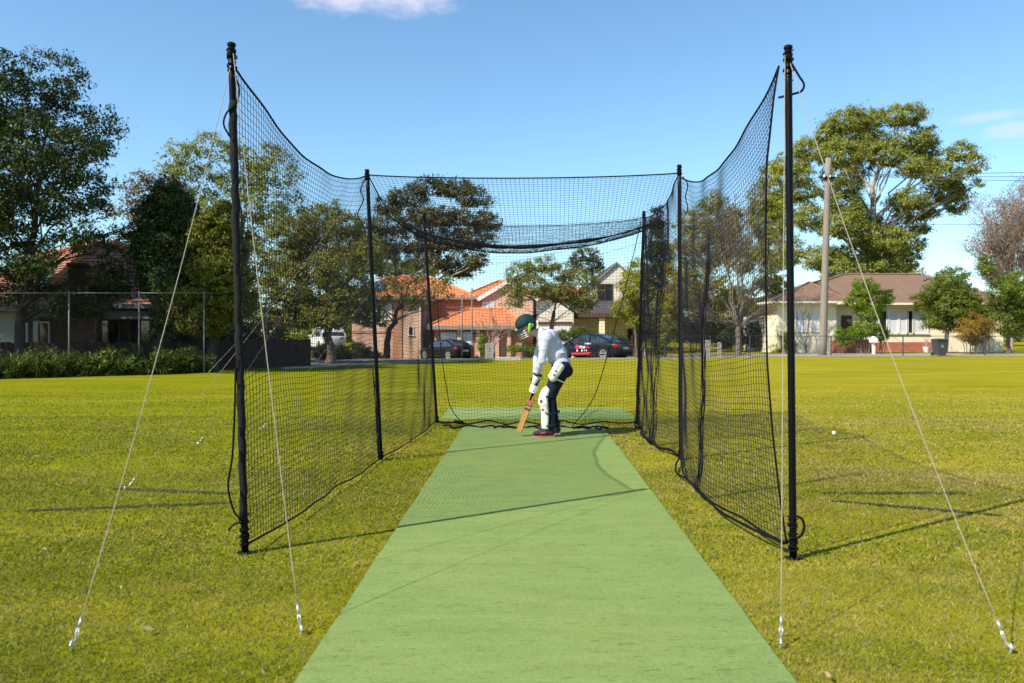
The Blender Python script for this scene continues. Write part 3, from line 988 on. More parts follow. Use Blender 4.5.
T = np.linspace(0, 1, 34)
one, zero = np.ones_like(T), np.zeros_like(T)
for fn, us, vs, r in ((fL1, T, one, .0075), (fL2, T, one, .007), (fR1, T, one, .0075), (fR2, T, one, .007),
                      (fL1, T, zero, .0065), (fL2, T, zero, .007), (fR1, T, zero, .008), (fR2, T, zero, .010),
                      (fR1, zero, T, .0065), (fRoof, T, zero, .0075), (fRoof, T, one, .006), (fRoof, T, one * .60, .005), (fBack, T, one * .012, .010)):
    m = MB(); m.tube(edge_of(fn, us, vs), r, 6)
    m.build('border_rope', M['cord'], net, smooth=True)
# second, doubled foot rope of the slack right side
m = MB()
pts = edge_of(fR1, T, zero)
m.tube([p + Vector((-.045 * math.sin(i * .31) - .02, 0, .012 * math.sin(i * .7))) for i, p in enumerate(pts)], .009, 6)
pts = edge_of(fR2, T, zero)
m.tube([p + Vector((-.03 - .03 * math.sin(i * .5), 0, .02 + .02 * math.sin(i * .9))) for i, p in enumerate(pts)], .012, 6)
m.build('foot_rope', M['cord'], net, smooth=True)
# the gathered seams of the side nets
for fn, u, r, lab in ((fR1, .445, .014, None), (fR2, .33, .036, None), (fR2, .93, .03, None), (fL1, .975, .014, None)):
    m = MB()
    rr = random.Random(int(u * 100))
    for q in range(7):
        base = edge_of(fn, one * u, T); ox, oy = rr.uniform(-r, r) * 1.2, rr.uniform(-r, r) * 1.8
        m.tube([p + Vector((ox + rr.uniform(-r, r) * .3, oy + rr.uniform(-r, r) * .4, 0)) for p in (base[:12] if fn is fL1 else base[:-9] if fn is fR1 else base[:-2])], min(.0032, r * .30), 5)
    m.build('net_seam', M['cord'], net, smooth=True)
# lines hanging inside the back net and the slack lying at its foot
for pts in ([W(641, 222, 11.85), W(625, 290, 11.8), W(606, 360, 11.72), W(596, 392, 11.6), W(586, 410, 11.5), W(574, 424, 11.3), W(571, 429, 11.15)],
            [W(437, 300, 11.95), W(441, 350, 11.9), W(446, 385, 11.8), W(451, 408, 11.6), W(463, 424, 11.3)]):
    m = MB(); m.tube(smooth_path(pts), .0065, 6)
    m.build('hanging_line', M['cord'], net, smooth=True)
m = MB()
for x0, x1, y in ((-.98, .05, 11.30), (-.25, .62, 11.18), (.30, 1.35, 11.24), (.85, 1.32, 11.12)):
    pts = []
    for i in range(13):
        t = i / 12
        pts.append(Vector((x0 + (x1 - x0) * t, y + .07 * math.sin(t * 17 + x0 * 5) + .05 * math.sin(t * 31), .032 + .012 * math.sin(t * 23))))
    m.tube(smooth_path(pts, 4), .012, 6)
m.tube(smooth_path([Vector((-1.1, 11.95, .03)), Vector((-.95, 11.75, .03)), Vector((-.8, 11.6, .06)), Vector((-.7, 11.7, .03)), Vector((-.85, 11.85, .05)), Vector((-.72, 11.9, .03))], 5), .014, 6)
m.build('slack_rope', M['cord'], net, smooth=True)

# guy ropes with galvanised pegs
def guy(top, peg, label, sag=.06, r=.0024, tens=True):
    root = thing('guy_rope', peg, label, 'guy rope', 'pale guy ropes staying the net poles')
    m = MB()
    d = (top - peg)
    k = 16
    end = peg + Vector((0, 0, .035)) + d.normalized() * .065
    pts = [end.lerp(top, i / k) - Vector((0, 0, sag * 4 * (i / k) * (1 - i / k))) for i in range(k + 1)]
    m.tube(pts, r, 5); m.build('rope', M['guy' if r > .002 else 'guy_dim'], root, smooth=True)
    h = Vector((d.x, d.y, 0)).normalized()
    m = MB()
    m.tube([peg - h * .01 + Vector((0, 0, -.03)), peg - h * .028 + Vector((0, 0, .035)), peg - h * .02 + Vector((0, 0, .046))], [.004, .0055, .004], 8)
    m.tube([peg - h * .034 + Vector((0, 0, .026)), peg + h * .0 + Vector((0, 0, .038))], .0055, 8)
    m.build('peg', M['peg'], root, smooth=True)
    m = MB()
    s = Vector((-h.y, h.x, 0)) * .007
    e0 = peg + Vector((0, 0, .036))
    for q in (-1, 1):
        m.tube([e0, e0.lerp(end, .5) + s * q, end], .0025, 5)
    m.tube([end - d.normalized() * .01, end + d.normalized() * .03], .0055, 8)
    m.build('tensioner', M['peg'], root, smooth=True)


def gpt(px, py):
    d = F * CH / (py - HY)
    return W(px, py, d)


guy(on_pole('fl', 3.02), gpt(75, 649), 'pale guy rope from the near left pole out to the far left peg', .10)
guy(on_pole('fl', 3.05) + Vector((.02, -.03, 0)), gpt(300, 634), 'pale guy rope from the near left pole down to the peg beside the pitch', .08)
guy(on_pole('fr', 3.0) + Vector((-.03, -.03, 0)), gpt(781, 647), 'pale guy rope hanging nearly straight down in front of the near right pole', .03, .0024)
guy(on_pole('fr', 3.0), gpt(1006, 652), 'pale guy rope from the near right pole out to the far right peg', .10)
guy(on_pole('ml', 3.0), gpt(128, 491), 'pale guy rope slanting from the middle left pole to the peg at the dark strip', .05, .0018)
guy(on_pole('ml', 3.0), gpt(199, 446), 'pale guy rope slanting back from the middle left pole behind the near left pole', .05, .0015)
guy(on_pole('bl', 3.05), gpt(262, 431), 'pale guy rope slanting from the far left corner pole', .05, .0015)
# ------------------------------------------------------------------ trees
COVER = 1.9


def leaf_cloud(clumps, leaf, tuft_r, per_tuft, cover, droop=0.0, flat=0.75, rng=None, aspect=0.42):
    """clumps: list of (centre, rx, ry, rz). Leaves as small rhombi gathered in tufts."""
    rng = rng or RNG
    cs, tufts = [], []
    for c, rx, ry, rz in clumps:
        area = 4 * math.pi * ((rx * ry) ** 1.6 / 3 + (rx * rz) ** 1.6 / 3 + (ry * rz) ** 1.6 / 3) ** (1 / 1.6)
        nt = max(4, int(COVER * cover * area / (math.pi * tuft_r ** 2)))
        d = rng.normal(size=(nt, 3)); d /= np.linalg.norm(d, axis=1, keepdims=True)
        rad = rng.uniform(0.45, 1.0, nt) ** 0.55
        # lumpy outline
        lump = 1 + 0.16 * np.sin(d[:, 0] * 5 + c[0]) * np.sin(d[:, 2] * 6 + c[2]) + rng.normal(0, .07, nt)
        d[:, 2] = np.where(d[:, 2] < 0, d[:, 2] * flat, d[:, 2])
        p = np.array([c[0], c[1], c[2]]) + d * rad[:, None] * lump[:, None] * np.array([rx, ry, rz])
        tufts.append(p); cs.append(np.repeat(np.array([[c[0], c[1], c[2]]]), nt, 0))
    T_ = np.concatenate(tufts); C_ = np.concatenate(cs)
    n = len(T_)
    size = tuft_r * rng.uniform(.55, 1.25, n)
    cnt = int(per_tuft * 1.9)
    leaf = leaf * .8
    pos = np.repeat(T_, cnt, 0) + rng.normal(size=(n * cnt, 3)) * np.repeat(size, cnt)[:, None] * np.array([.46, .46, .34])
    out = pos - np.repeat(C_, cnt, 0)
    out /= np.linalg.norm(out, axis=1, keepdims=True) + 1e-6
    k = len(pos)
    ax = rng.normal(size=(k, 3)) * .8 + out * .5
    ax[:, 2] -= droop * 1.4
    ax /= np.linalg.norm(ax, axis=1, keepdims=True) + 1e-6
    nr = rng.normal(size=(k, 3)) * .55 + out * 1.25 + np.array([0, 0, .45])
    sd = np.cross(ax, nr); sd /= np.linalg.norm(sd, axis=1, keepdims=True) + 1e-6
    l = leaf * rng.uniform(.55, 1.3, k)[:, None]
    w = l * aspect
    v = np.stack([pos - ax * l * .5, pos + sd * w * .5 - ax * l * .05, pos + ax * l * .5, pos - sd * w * .5 - ax * l * .05], 1).reshape(-1, 3)
    return v, np.arange(k * 4).reshape(-1, 4), T_


LEAF = {
    'dark': island_mat('dark green leaves', [(0.019, 0.033, 0.005), (0.034, 0.054, 0.008), (0.058, 0.074, 0.012)], .5, .25),
    'gum': island_mat('grey green gum leaves', [(0.117, 0.145, 0.021), (0.202, 0.225, 0.035), (0.321, 0.293, 0.056)], .5, .25),
    'gumdark': island_mat('dull dark gum leaves', [(0.048, 0.054, 0.017), (0.081, 0.081, 0.025), (0.138, 0.114, 0.037)], .5, .2),
    'gumgold': island_mat('olive gold gum leaves', [(0.162, 0.17, 0.009), (0.27, 0.25, 0.015), (0.4, 0.32, 0.027)], .5, .3),
    'olive': island_mat('olive brown leaves', [(0.101, 0.116, 0.017), (0.174, 0.179, 0.028), (0.275, 0.241, 0.049)], .6, .3),
    'brownish': island_mat('rusty olive leaves', [(0.098, 0.074, 0.022), (0.156, 0.110, 0.036), (0.221, 0.144, 0.055)], .6, .3),
    'conifer': island_mat('conifer sprays dark', [(0.022, 0.041, 0.012), (0.041, 0.065, 0.017), (0.068, 0.092, 0.022)], .6, .15),
    'goldcon': island_mat('yellow green conifer sprays', [(0.073, 0.085, 0.007), (0.125, 0.133, 0.011), (0.185, 0.175, 0.016)], .6, .25),
    'bright': island_mat('bright green leaves', [(0.086, 0.151, 0.008), (0.148, 0.230, 0.011), (0.234, 0.310, 0.019)], .5, .35),
    'yellowgreen': island_mat('yellow green leaves', [(0.172, 0.194, 0.010), (0.281, 0.284, 0.016), (0.406, 0.359, 0.029)], .5, .35),
    'mid': island_mat('mid green leaves', [(0.070, 0.107, 0.010), (0.124, 0.163, 0.014), (0.194, 0.220, 0.024)], .5, .3),
    'autumn': island_mat('autumn yellow leaves', [(0.182, 0.117, 0.018), (0.286, 0.176, 0.025), (0.390, 0.247, 0.040)], .6, .35),
    'strap': island_mat('strap leaves', [(0.033, 0.06, 0.007), (0.066, 0.098, 0.01), (0.13, 0.147, 0.016)], .45, .2),
    'dead': island_mat('sparse dry twig leaves', [(0.13, 0.095, 0.06), (0.19, 0.14, 0.09), (0.24, 0.175, 0.115)], .8, .2),
}


def px_clumps(d, spec, spread=1.0, depth=1.0, seed=0, fat=1.0):
    rr = random.Random(seed)
    out = []
    for s in spec:
        cx, cy, rx, ry = s[:4]
        k = d / F
        dd = s[4] if len(s) > 4 else rr.uniform(-1, 1) * spread
        c = W(cx, cy, d)
        ry_w, rx_w = ry * k * fat, rx * k * fat
        out.append((Vector((c.x, d + dd, c.z)), rx_w, (rx_w + ry_w) * .5 * depth, ry_w))
    return out


def limb(mb, a, b, ra, rb, seed, n=7, wob=.06, up=.3, sides=6):
    rr = random.Random(seed)
    d = (b - a).length
    pts = []
    for i in range(n + 1):
        t = i / n
        p = a.lerp(b, t)
        p.z += up * d * (t - t * t) * .6
        p += Vector((rr.uniform(-1, 1), rr.uniform(-1, 1), rr.uniform(-.5, .5))) * d * wob * math.sin(math.pi * t)
        pts.append(p)
    mb.tube(pts, [ra + (rb - ra) * (i / n) for i in range(n + 1)], sides)
    return pts


def tree(name, label, d, base, clumps, leafkind, leaf, tuft_r, per, cover, trunk_r, bark='bark', droop=.2, flat=.75, fork=.35, spread=1.5,
         group=None, cat='tree', seed=1, twigs=5, lean=0, depth=1.0, stems=1, aspect=.42, limb_up=.3, fat=1.13):
    rng = np.random.default_rng(seed + 100)
    cl = px_clumps(d, clumps, spread, depth, seed, fat)
    bx = (base - CX) / F * d
    root = thing(name, (bx, d, gz(bx, d)), label, cat, group)
    v, f, tufts = leaf_cloud(cl, leaf, tuft_r, per, cover, droop, flat, rng, aspect)
    raw_mesh('crown', v, f, LEAF[leafkind], root)
    m = MB()
    b0 = Vector((bx, d, gz(bx, d) - .1))
    cm = Vector((0, 0, 0)); zt = -1e9
    for c in cl:
        cm += c[0]; zt = max(zt, c[0].z)
    cm /= len(cl)
    rr = random.Random(seed)
    for s in range(stems):
        bb = b0 + Vector((rr.uniform(-1, 1), rr.uniform(-1, 1), 0)) * trunk_r * 2 * (stems > 1)
        tip = Vector((cm.x + lean, cm.y, b0.z + (zt - b0.z) * .82))
        tr_pts = []
        nn = 12
        for i in range(nn + 1):
            t = i / nn
            p = bb.lerp(tip, t)
            p.x = bb.x + (tip.x - bb.x) * t ** 1.6
            p += Vector((rr.uniform(-1, 1), rr.uniform(-1, 1), 0)) * trunk_r * .5 * (0 < i < nn)
            tr_pts.append(p)
        rad = [trunk_r * (1.25 if i == 0 else 1) * (1 - .82 * (i / nn)) for i in range(nn + 1)]
        m.tube(smooth_path(tr_pts, 2), list(np.interp(np.linspace(0, nn, nn * 2 + 1), range(nn + 1), rad)), 9)
    for i, c in enumerate(cl):
        # start where the limb can rise into its clump
        zc = c[0].z
        t0 = min(.92, max(fork, ((zc - b0.z) / (tip.z - b0.z)) * .62 + rr.uniform(-.06, .06)))
        k = t0 * nn; i0 = min(nn - 1, int(k))
        st = tr_pts[i0].lerp(tr_pts[i0 + 1], k - i0)
        r0 = max(.012, trunk_r * (1 - .82 * t0) * .36)
        lp = limb(m, st, c[0], r0, r0 * .3, seed * 31 + i, up=limb_up)
        near = [Vector(t) for t in tufts if (Vector(t) - c[0]).length < max(c[1], c[3]) * 1.1]
        rr.shuffle(near)
        for q in near[:twigs]:
            limb(m, lp[rr.choice((4, 5, 6))], q, r0 * .32, r0 * .08, seed * 77 + i, n=4, wob=.1, up=.15, sides=4)
    m.build('trunk', M[bark], root, smooth=True)
    return root


def shrub(name, label, d, clumps, leafkind, leaf, tuft_r, per, cover, group=None, seed=1, spread=.3, droop=.1, cat='shrub', depth=1.0, aspect=.45):
    rng = np.random.default_rng(seed + 500)
    cl = px_clumps(d, clumps, spread, depth, seed)
    v, f, tufts = leaf_cloud(cl, leaf, tuft_r, per, cover, droop, .9, rng, aspect)
    x = cl[0][0].x
    zg = gz(x, d)
    v[:, 2] = np.maximum(v[:, 2], zg + .01)
    root = thing(name, (x, d, zg), label, cat, group)
    raw_mesh('foliage', v, f, LEAF[leafkind], root)
    m = MB()
    for i, c in enumerate(cl):
        for q in range(3):
            limb(m, Vector((c[0].x + (q - 1) * c[1] * .25, c[0].y, zg - .05)), c[0] + Vector(((q - 1) * c[1] * .5, 0, c[3] * .3)), .03, .01, seed + i * 7 + q, n=4, sides=5)
    m.build('stem', M['bark'], root)
    return root


def bare_tree(name, label, d, base, tip_spec, bark, trunk_r, seed, levels=4, group=None, forkz=1.2, twig_r=.010, leafy=None, kids=5):
    """leafless tree: limbs towards given points, each dividing into finer twigs"""
    rr = random.Random(seed)
    bx = (base - CX) / F * d
    zg = gz(bx, d)
    root = thing(name, (bx, d, zg), label, 'tree', group)
    m = MB()
    b0 = Vector((bx, d, zg - .1)); fk = Vector((bx, d, zg + forkz))
    m.tube([b0, b0.lerp(fk, .5) + Vector((.03, 0, 0)), fk], [trunk_r * 1.25, trunk_r, trunk_r * .95], 9)
    tips = []

    def grow(pts, r, lev):
        if lev == 0:
            tips.append(pts[-1]); return
        L_ = (pts[-1] - pts[0]).length
        for k in range(kids):
            t = rr.uniform(.3, 1.0)
            i = min(len(pts) - 2, int(t * (len(pts) - 1)))
            s = pts[i].lerp(pts[i + 1], rr.random())
            dr = (pts[-1] - pts[0]).normalized()
            dv = (dr + Vector((rr.gauss(0, .45), rr.gauss(0, .45), rr.gauss(.12, .35)))).normalized()
            e = s + dv * L_ * rr.uniform(.3, .6)
            nr = max(twig_r * .6, r * .5)
            grow(limb(m, s, e, nr, max(twig_r * .45, nr * .35), rr.randint(0, 99999), n=4, wob=.05, up=.12, sides=4 if lev > 1 else 3), nr, lev - 1)
    for (cx, cy, dd) in tip_spec:
        e = W(cx, cy, d + dd)
        e.y = d + dd
        r = trunk_r * .55
        pts = limb(m, fk, e, r, r * .2, rr.randint(0, 9999), n=8, wob=.05, up=.15)
        grow(pts, r * .55, levels - 1)
    m.build('branches', M[bark], root, smooth=False, fix=False)
    if leafy:
        T_ = np.array([tuple(t) for t in tips])
        rng = np.random.default_rng(seed)
        kind, leaf, per = leafy
        pos = np.repeat(T_, per, 0) + rng.normal(size=(len(T_) * per, 3)) * .22
        k = len(pos)
        ax = rng.normal(size=(k, 3)); ax /= np.linalg.norm(ax, axis=1, keepdims=True)
        sd = np.cross(ax, rng.normal(size=(k, 3))); sd /= np.linalg.norm(sd, axis=1, keepdims=True) + 1e-6
        v = np.stack([pos - ax * leaf * .5, pos + sd * leaf * .2, pos + ax * leaf * .5, pos - sd * leaf * .2], 1).reshape(-1, 3)
        raw_mesh('crown', v, np.arange(k * 4).reshape(-1, 4), LEAF[kind], root)
    return root


# left side
tree('broadleaf_tree', 'tall dark leafy tree at the left edge in front of the tiled roof', 26.5, 20,
     [(8, 88, 30, 30), (55, 78, 25, 24), (28, 112, 30, 24), (18, 140, 36, 28), (80, 128, 28, 26), (72, 160, 30, 24), (110, 168, 22, 20), (38, 182, 40, 28), (4, 195, 34, 30),
      (96, 204, 28, 16), (118, 212, 14, 12), (30, 228, 30, 20), (75, 238, 22, 14), (-30, 120, 40, 46), (-38, 190, 44, 44), (-30, 245, 36, 30), (8, 255, 30, 22), (84, 282, 16, 22), (62, 300, 14, 16), (98, 268, 14, 16), (84, 310, 10, 14), (74, 268, 16, 14), (88, 296, 12, 12), (62, 316, 10, 12), (48, 262, 18, 14), (110, 240, 14, 14), (-10, 285, 26, 22), (14, 282, 16, 14)],
     'dark', .17, .34, 26, .66, .19, 'bark_dark', droop=.3, flat=.9, fork=.22, spread=2.2, seed=3, twigs=7, fat=1.26)
tree('gum_tree', 'rusty olive gum showing behind the dark conifer on the left', 47, 140,
     [(142, 186, 20, 12), (168, 180, 18, 10), (120, 208, 18, 14), (145, 215, 22, 16), (128, 240, 20, 16), (160, 238, 24, 18), (110, 265, 20, 18)],
     'brownish', .24, .5, 22, .8, .3, 'bark', droop=.35, seed=5)
tree('gum_tree', 'tall gum with a see through crown behind the near left pole', 43, 240,
     [(190, 166, 24, 20), (222, 152, 24, 14), (255, 158, 26, 16), (282, 180, 22, 18), (205, 190, 24, 18), (240, 186, 22, 16), (268, 208, 26, 20), (296, 215, 14, 20), (222, 218, 24, 18), (250, 236, 26, 20), (286, 246, 24, 22), (232, 258, 24, 18), (265, 275, 26, 20), (215, 285, 22, 22), (246, 300, 28, 20)],
     'gum', .22, .42, 22, .62, .28, 'bark', droop=.4, seed=7, twigs=5)
tree('conifer', 'dense almost black conifer beside the tiled roof', 28.6, 160,
     [(170, 200, 15, 18), (157, 222, 18, 20), (178, 222, 17, 22), (153, 250, 20, 20), (175, 252, 22, 24), (160, 278, 18, 18), (180, 286, 20, 22), (176, 312, 18, 16)],
     'conifer', .17, .26, 34, 1.5, .2, 'bark_dark', droop=.1, flat=1, fork=.1, seed=11, spread=.5, twigs=2, fat=1.22)
tree('conifer', 'yellow green feathery conifer just left of the near left pole', 28.2, 214,
     [(222, 222, 14, 16), (206, 240, 18, 18), (228, 248, 16, 20), (200, 266, 20, 18), (226, 274, 20, 20), (196, 294, 22, 18), (222, 302, 24, 18), (206, 318, 24, 14), (236, 295, 14, 22)],
     'goldcon', .16, .24, 30, 1.3, .18, 'bark_dark', droop=.35, flat=1, fork=.1, seed=13, spread=.5, twigs=2, fat=1.22)
tree('gum_tree', 'bushy olive gum behind the middle of the left net, over the white van', 35, 330,
     [(296, 232, 24, 18), (322, 214, 18, 14), (318, 238, 24, 18), (346, 226, 18, 14), (352, 248, 22, 18), (284, 258, 22, 20), (312, 266, 28, 20), (344, 272, 26, 20), (372, 262, 18, 18), (290, 288, 24, 18),
      (322, 296, 30, 18), (356, 298, 24, 18), (300, 316, 26, 14), (336, 318, 24, 12), (278, 310, 20, 20), (366, 318, 16, 12)],
     'olive', .17, .30, 26, .95, .22, 'bark', droop=.45, seed=17, spread=1.5, twigs=4)
tree('gum_tree', 'big dull gum with layered dark crowns above the orange tiled roofs', 84, 432,
     [(408, 196, 18, 11), (388, 205, 14, 10), (430, 188, 18, 9), (455, 190, 18, 9), (474, 200, 16, 10), (420, 212, 18, 9), (392, 228, 20, 11), (436, 222, 20, 10), (468, 222, 20, 9), (487, 226, 12, 10), (412, 246, 22, 12), (448, 244, 22, 12), (476, 242, 16, 10), (384, 252, 16, 12), (430, 264, 20, 11), (460, 266, 18, 14), (398, 272, 18, 12), (478, 262, 10, 10), (372, 240, 12, 14)],
     'gumdark', .36, .62, 24, .95, .55, 'bark_pale', droop=.2, flat=.6, seed=19, spread=3.5, fork=.3, twigs=4, fat=1.22)
tree('street_tree', 'small forked tree in front of the pink brick house wall', 45, 386,
     [(398, 276, 18, 14), (420, 270, 16, 12), (380, 288, 18, 14), (406, 292, 18, 13), (428, 288, 16, 12), (442, 282, 12, 8), (372, 300, 14, 10), (362, 286, 14, 12), (418, 304, 12, 9), (448, 296, 8, 6)],
     'olive', .2, .36, 18, .42, .22, 'bark_dark', droop=.3, seed=23, fork=.28, limb_up=-.15, twigs=4)
tree('street_tree', 'round olive coloured tree in front of the garage gable behind the batter', 50, 548,
     [(520, 274, 14, 11), (540, 266, 16, 9), (562, 272, 16, 10), (582, 282, 14, 10), (512, 290, 12, 12), (532, 288, 18, 13), (556, 292, 18, 12), (580, 298, 14, 11), (514, 302, 10, 7), (582, 306, 12, 6), (592, 296, 10, 9)],
     'olive', .17, .32, 22, .95, .12, 'bark_dark', droop=.2, seed=29, fork=.22, spread=1.0, twigs=4, limb_up=-.1, stems=2, lean=.6)
tree('gum_tree', 'distant dark round gum peeping over the pale gable', 112, 585,
     [(584, 256, 12, 7), (576, 263, 8, 6), (594, 264, 9, 7), (586, 270, 10, 6), (597, 275, 6, 6)],
     'gumdark', .4, .7, 20, 1.0, .3, 'bark', droop=.2, seed=31, flat=.7)
tree('leafy_tree', 'yellow green tree beside the pale gable, left of the far right pole', 58, 636,
     [(636, 272, 10, 12), (628, 288, 12, 14), (640, 296, 12, 16), (626, 308, 12, 12), (640, 318, 12, 12)],
     'yellowgreen', .2, .36, 22, 1.0, .14, 'bark', seed=37, spread=.8)
tree('conifer', 'narrow dark green conifer between the two right hand net poles', 62, 658,
     [(657, 222, 6, 14), (656, 240, 9, 16), (660, 258, 12, 16), (655, 276, 13, 16), (662, 296, 14, 16)],
     'dark', .22, .36, 26, 1.2, .2, 'bark_dark', seed=41, spread=.5, flat=1)
tree('leafy_tree', 'tall loose yellow green tree seen through the near right net, left one', 56, 704,
     [(708, 206, 12, 12), (696, 222, 16, 14), (716, 228, 16, 16), (690, 246, 18, 14), (712, 254, 18, 16), (684, 270, 16, 14), (706, 280, 18, 14), (690, 298, 16, 14), (676, 290, 10, 16), (728, 240, 12, 20), (740, 262, 14, 16), (722, 300, 16, 14), (735, 218, 10, 14), (744, 300, 12, 14), (664, 305, 8, 14)],
     'gumgold', .2, .36, 20, 1.1, .14, 'bark', seed=43, spread=1.2, droop=.3, twigs=5)
tree('leafy_tree', 'tall yellow green tree seen through the near right net edge, beside the cream house', 60, 766,
     [(770, 178, 10, 14), (762, 200, 12, 16), (778, 205, 10, 18), (768, 228, 14, 18), (756, 248, 12, 18), (776, 255, 12, 18), (764, 278, 12, 18), (778, 292, 10, 14), (750, 222, 8, 14)],
     'yellowgreen', .22, .38, 20, 1.0, .15, 'bark', seed=47, spread=1.0, droop=.3)
bare_tree('bare_tree', 'leafless pale branched tree seen through the near right net', 50, 738,
          [(700, 262, 0), (716, 240, 1), (738, 228, 0), (752, 236, -1), (770, 262, 1), (690, 300, -1), (778, 300, 0), (726, 252, -1), (760, 290, 1), (705, 320, 0), (764, 318, 0)],
          'bark_bare', .17, 51, 4, forkz=1.75, twig_r=.016, leafy=('dead', .11, 2), kids=6)
tree('gum_tree', 'huge spreading gum behind the cream house and the timber power pole', 76, 872,
     [(852, 120, 20, 12), (878, 112, 20, 11), (902, 118, 18, 11), (858, 140, 24, 13), (888, 136, 20, 12), (914, 140, 18, 13), (836, 132, 14, 12), (818, 146, 16, 12), (800, 160, 16, 13), (826, 164, 20, 12), (790, 182, 12, 12), (812, 186, 18, 12),
      (934, 150, 16, 10), (950, 158, 13, 9), (930, 168, 18, 8), (958, 172, 8, 9), (942, 196, 17, 12), (954, 204, 8, 13), (966, 188, 4, 4), (926, 182, 16, 10), (842, 190, 18, 10), (858, 222, 16, 16), (900, 204, 16, 10), (922, 210, 18, 12), (896, 226, 20, 13), (826, 232, 18, 14), (802, 222, 14, 14),
      (870, 246, 22, 12), (910, 244, 18, 13), (846, 258, 20, 12), (886, 264, 22, 11), (814, 262, 18, 12), (918, 264, 10, 12), (796, 250, 12, 16), (880, 158, 22, 12), (856, 170, 20, 12), (908, 172, 16, 10), (838, 208, 16, 12), (936, 222, 12, 10), (862, 270, 20, 10), (830, 275, 18, 10), (898, 286, 18, 8), (876, 228, 14, 12), (790, 212, 10, 14)],
     'gum', .30, .50, 26, .95, .65, 'bark_pale', droop=.3, flat=.62, seed=53, spread=4, fork=.25, twigs=4, fat=1.27)
tree('leafy_tree', 'dark green bushy tree beside the cream house behind the wheelie bin', 53, 945,
     [(946, 288, 14, 14), (960, 280, 14, 14), (934, 302, 13, 12), (948, 306, 18, 14), (970, 300, 14, 14), (938, 320, 12, 12), (956, 322, 16, 12), (978, 268, 7, 9), (976, 312, 12, 14), (926, 294, 7, 8)],
     'mid', .19, .34, 24, 1.05, .16, 'bark', seed=59, spread=.9)
bare_tree('bare_tree', 'pinkish leafless tree at the right edge with upright twigs', 64, 1010,
          [(990, 256, 0), (996, 240, 1), (1004, 232, 0), (1014, 228, -1), (1026, 232, 0), (1040, 236, 1), (992, 272, 0), (1015, 240, 1), (1050, 240, 0), (996, 230, -1), (1030, 250, 0), (1008, 262, 0), (996, 280, 1)],
          'bark_pink', .22, 61, 4, forkz=2.6, twig_r=.017, leafy=('dead', .15, 6), kids=7)
tree('leafy_tree', 'dense green tree at the right edge under the pink twigs', 52, 1008,
     [(1000, 290, 16, 12), (1020, 284, 16, 14), (990, 306, 14, 12), (1012, 308, 18, 14), (1034, 300, 16, 18), (1000, 324, 16, 12), (1022, 328, 16, 10), (1045, 320, 16, 16)],
     'mid', .19, .34, 22, 1.0, .16, 'bark', seed=67, spread=.9)
shrub('shrub', 'autumn yellow shrub behind the wire fence near the right edge', 50, [(972, 322, 12, 9), (986, 328, 10, 8), (964, 334, 10, 8), (978, 338, 14, 8)], 'autumn', .15, .26, 22, 1.0, seed=71)
shrub('climbing_bush', 'tall bright green bush in front of the cream house porch', 52.6, [(864, 288, 14, 10), (882, 298, 10, 9), (858, 302, 12, 10), (870, 312, 13, 10), (866, 328, 13, 10), (880, 334, 9, 8), (856, 334, 8, 8)], 'bright', .15, .26, 26, 1.2, seed=73)
shrub('shrub', 'small round bright green shrub beside the red brick garden wall', 52.5, [(840, 334, 6, 6), (842, 342, 7, 5)], 'bright', .12, .2, 24, 1.2, seed=79)
shrub('shrub', 'yellow leafed shrub at the left corner of the cream house', 52.8, [(784, 336, 7, 6), (790, 346, 9, 5), (778, 348, 8, 5)], 'yellowgreen', .13, .2, 18, .9, seed=83)
bare_tree('bare_shrub', 'bare twiggy shrub in front of the cream house left window', 52, 806, [(796, 318, 0), (802, 308, .2), (812, 312, 0), (818, 326, -.2), (792, 330, 0)], 'bark_bare', .06, 87, 3, forkz=.35, twig_r=.012, kids=5)
shrub('hedge', 'clipped dark green hedge behind the dark sedan with red decals', 54, [(564, 336, 8, 6), (578, 333, 11, 6), (592, 336, 9, 6), (552, 339, 6, 5)], 'mid', .11, .2, 30, 1.4, seed=89)
shrub('hedge', 'small lime green shrub right of the dark sedan roof', 54, [(612, 338, 9, 5), (622, 341, 8, 5)], 'yellowgreen', .12, .2, 24, 1.2, seed=91)
shrub('garden_plant', 'pale blue green succulent clump left of the middle right pole', 50, [(654, 344, 7, 5), (664, 340, 7, 6), (660, 350, 9, 4)], 'mid', .24, .24, 14, 1.0, seed=93, aspect=.3)
shrub('shrub', 'green shrub beside the timber bollards in front of the orange roof', 54, [(482, 340, 6, 5), (484, 348, 7, 5)], 'bright', .14, .22, 20, 1.0, seed=95)
bare_tree('bare_shrub', 'reddish bare shrub in front of the orange brick porch', 55, 494, [(484, 326, 0), (490, 320, .3), (497, 318, 0), (505, 324, -.2), (478, 332, 0), (510, 332, .2)], 'bark_pink', .07, 97, 3, forkz=.9, twig_r=.014, kids=6)
shrub('shrub', 'low yellow green shrub along the fence behind the black posts', 51, [(512, 350, 8, 4), (524, 348, 8, 4), (534, 350, 6, 4)], 'bright', .13, .2, 18, .9, seed=99)
for i, (x, y, rx, ry) in enumerate(((322, 351, 10, 6), (338, 352, 11, 7), (356, 350, 12, 8), (371, 353, 8, 6))):
    shrub('shrub', ('low dark shrub under the white van', 'low dark shrub right of the white van', 'largest low dark shrub left of the forked street tree', 'small dark shrub at the foot of the forked street tree')[i],
          40 + i, [(x, y, rx, ry), (x + 4, y + 4, rx, ry * .8)], 'dark', .13, .22, 24, 1.2, 'low shrubs along the street', seed=101 + i)
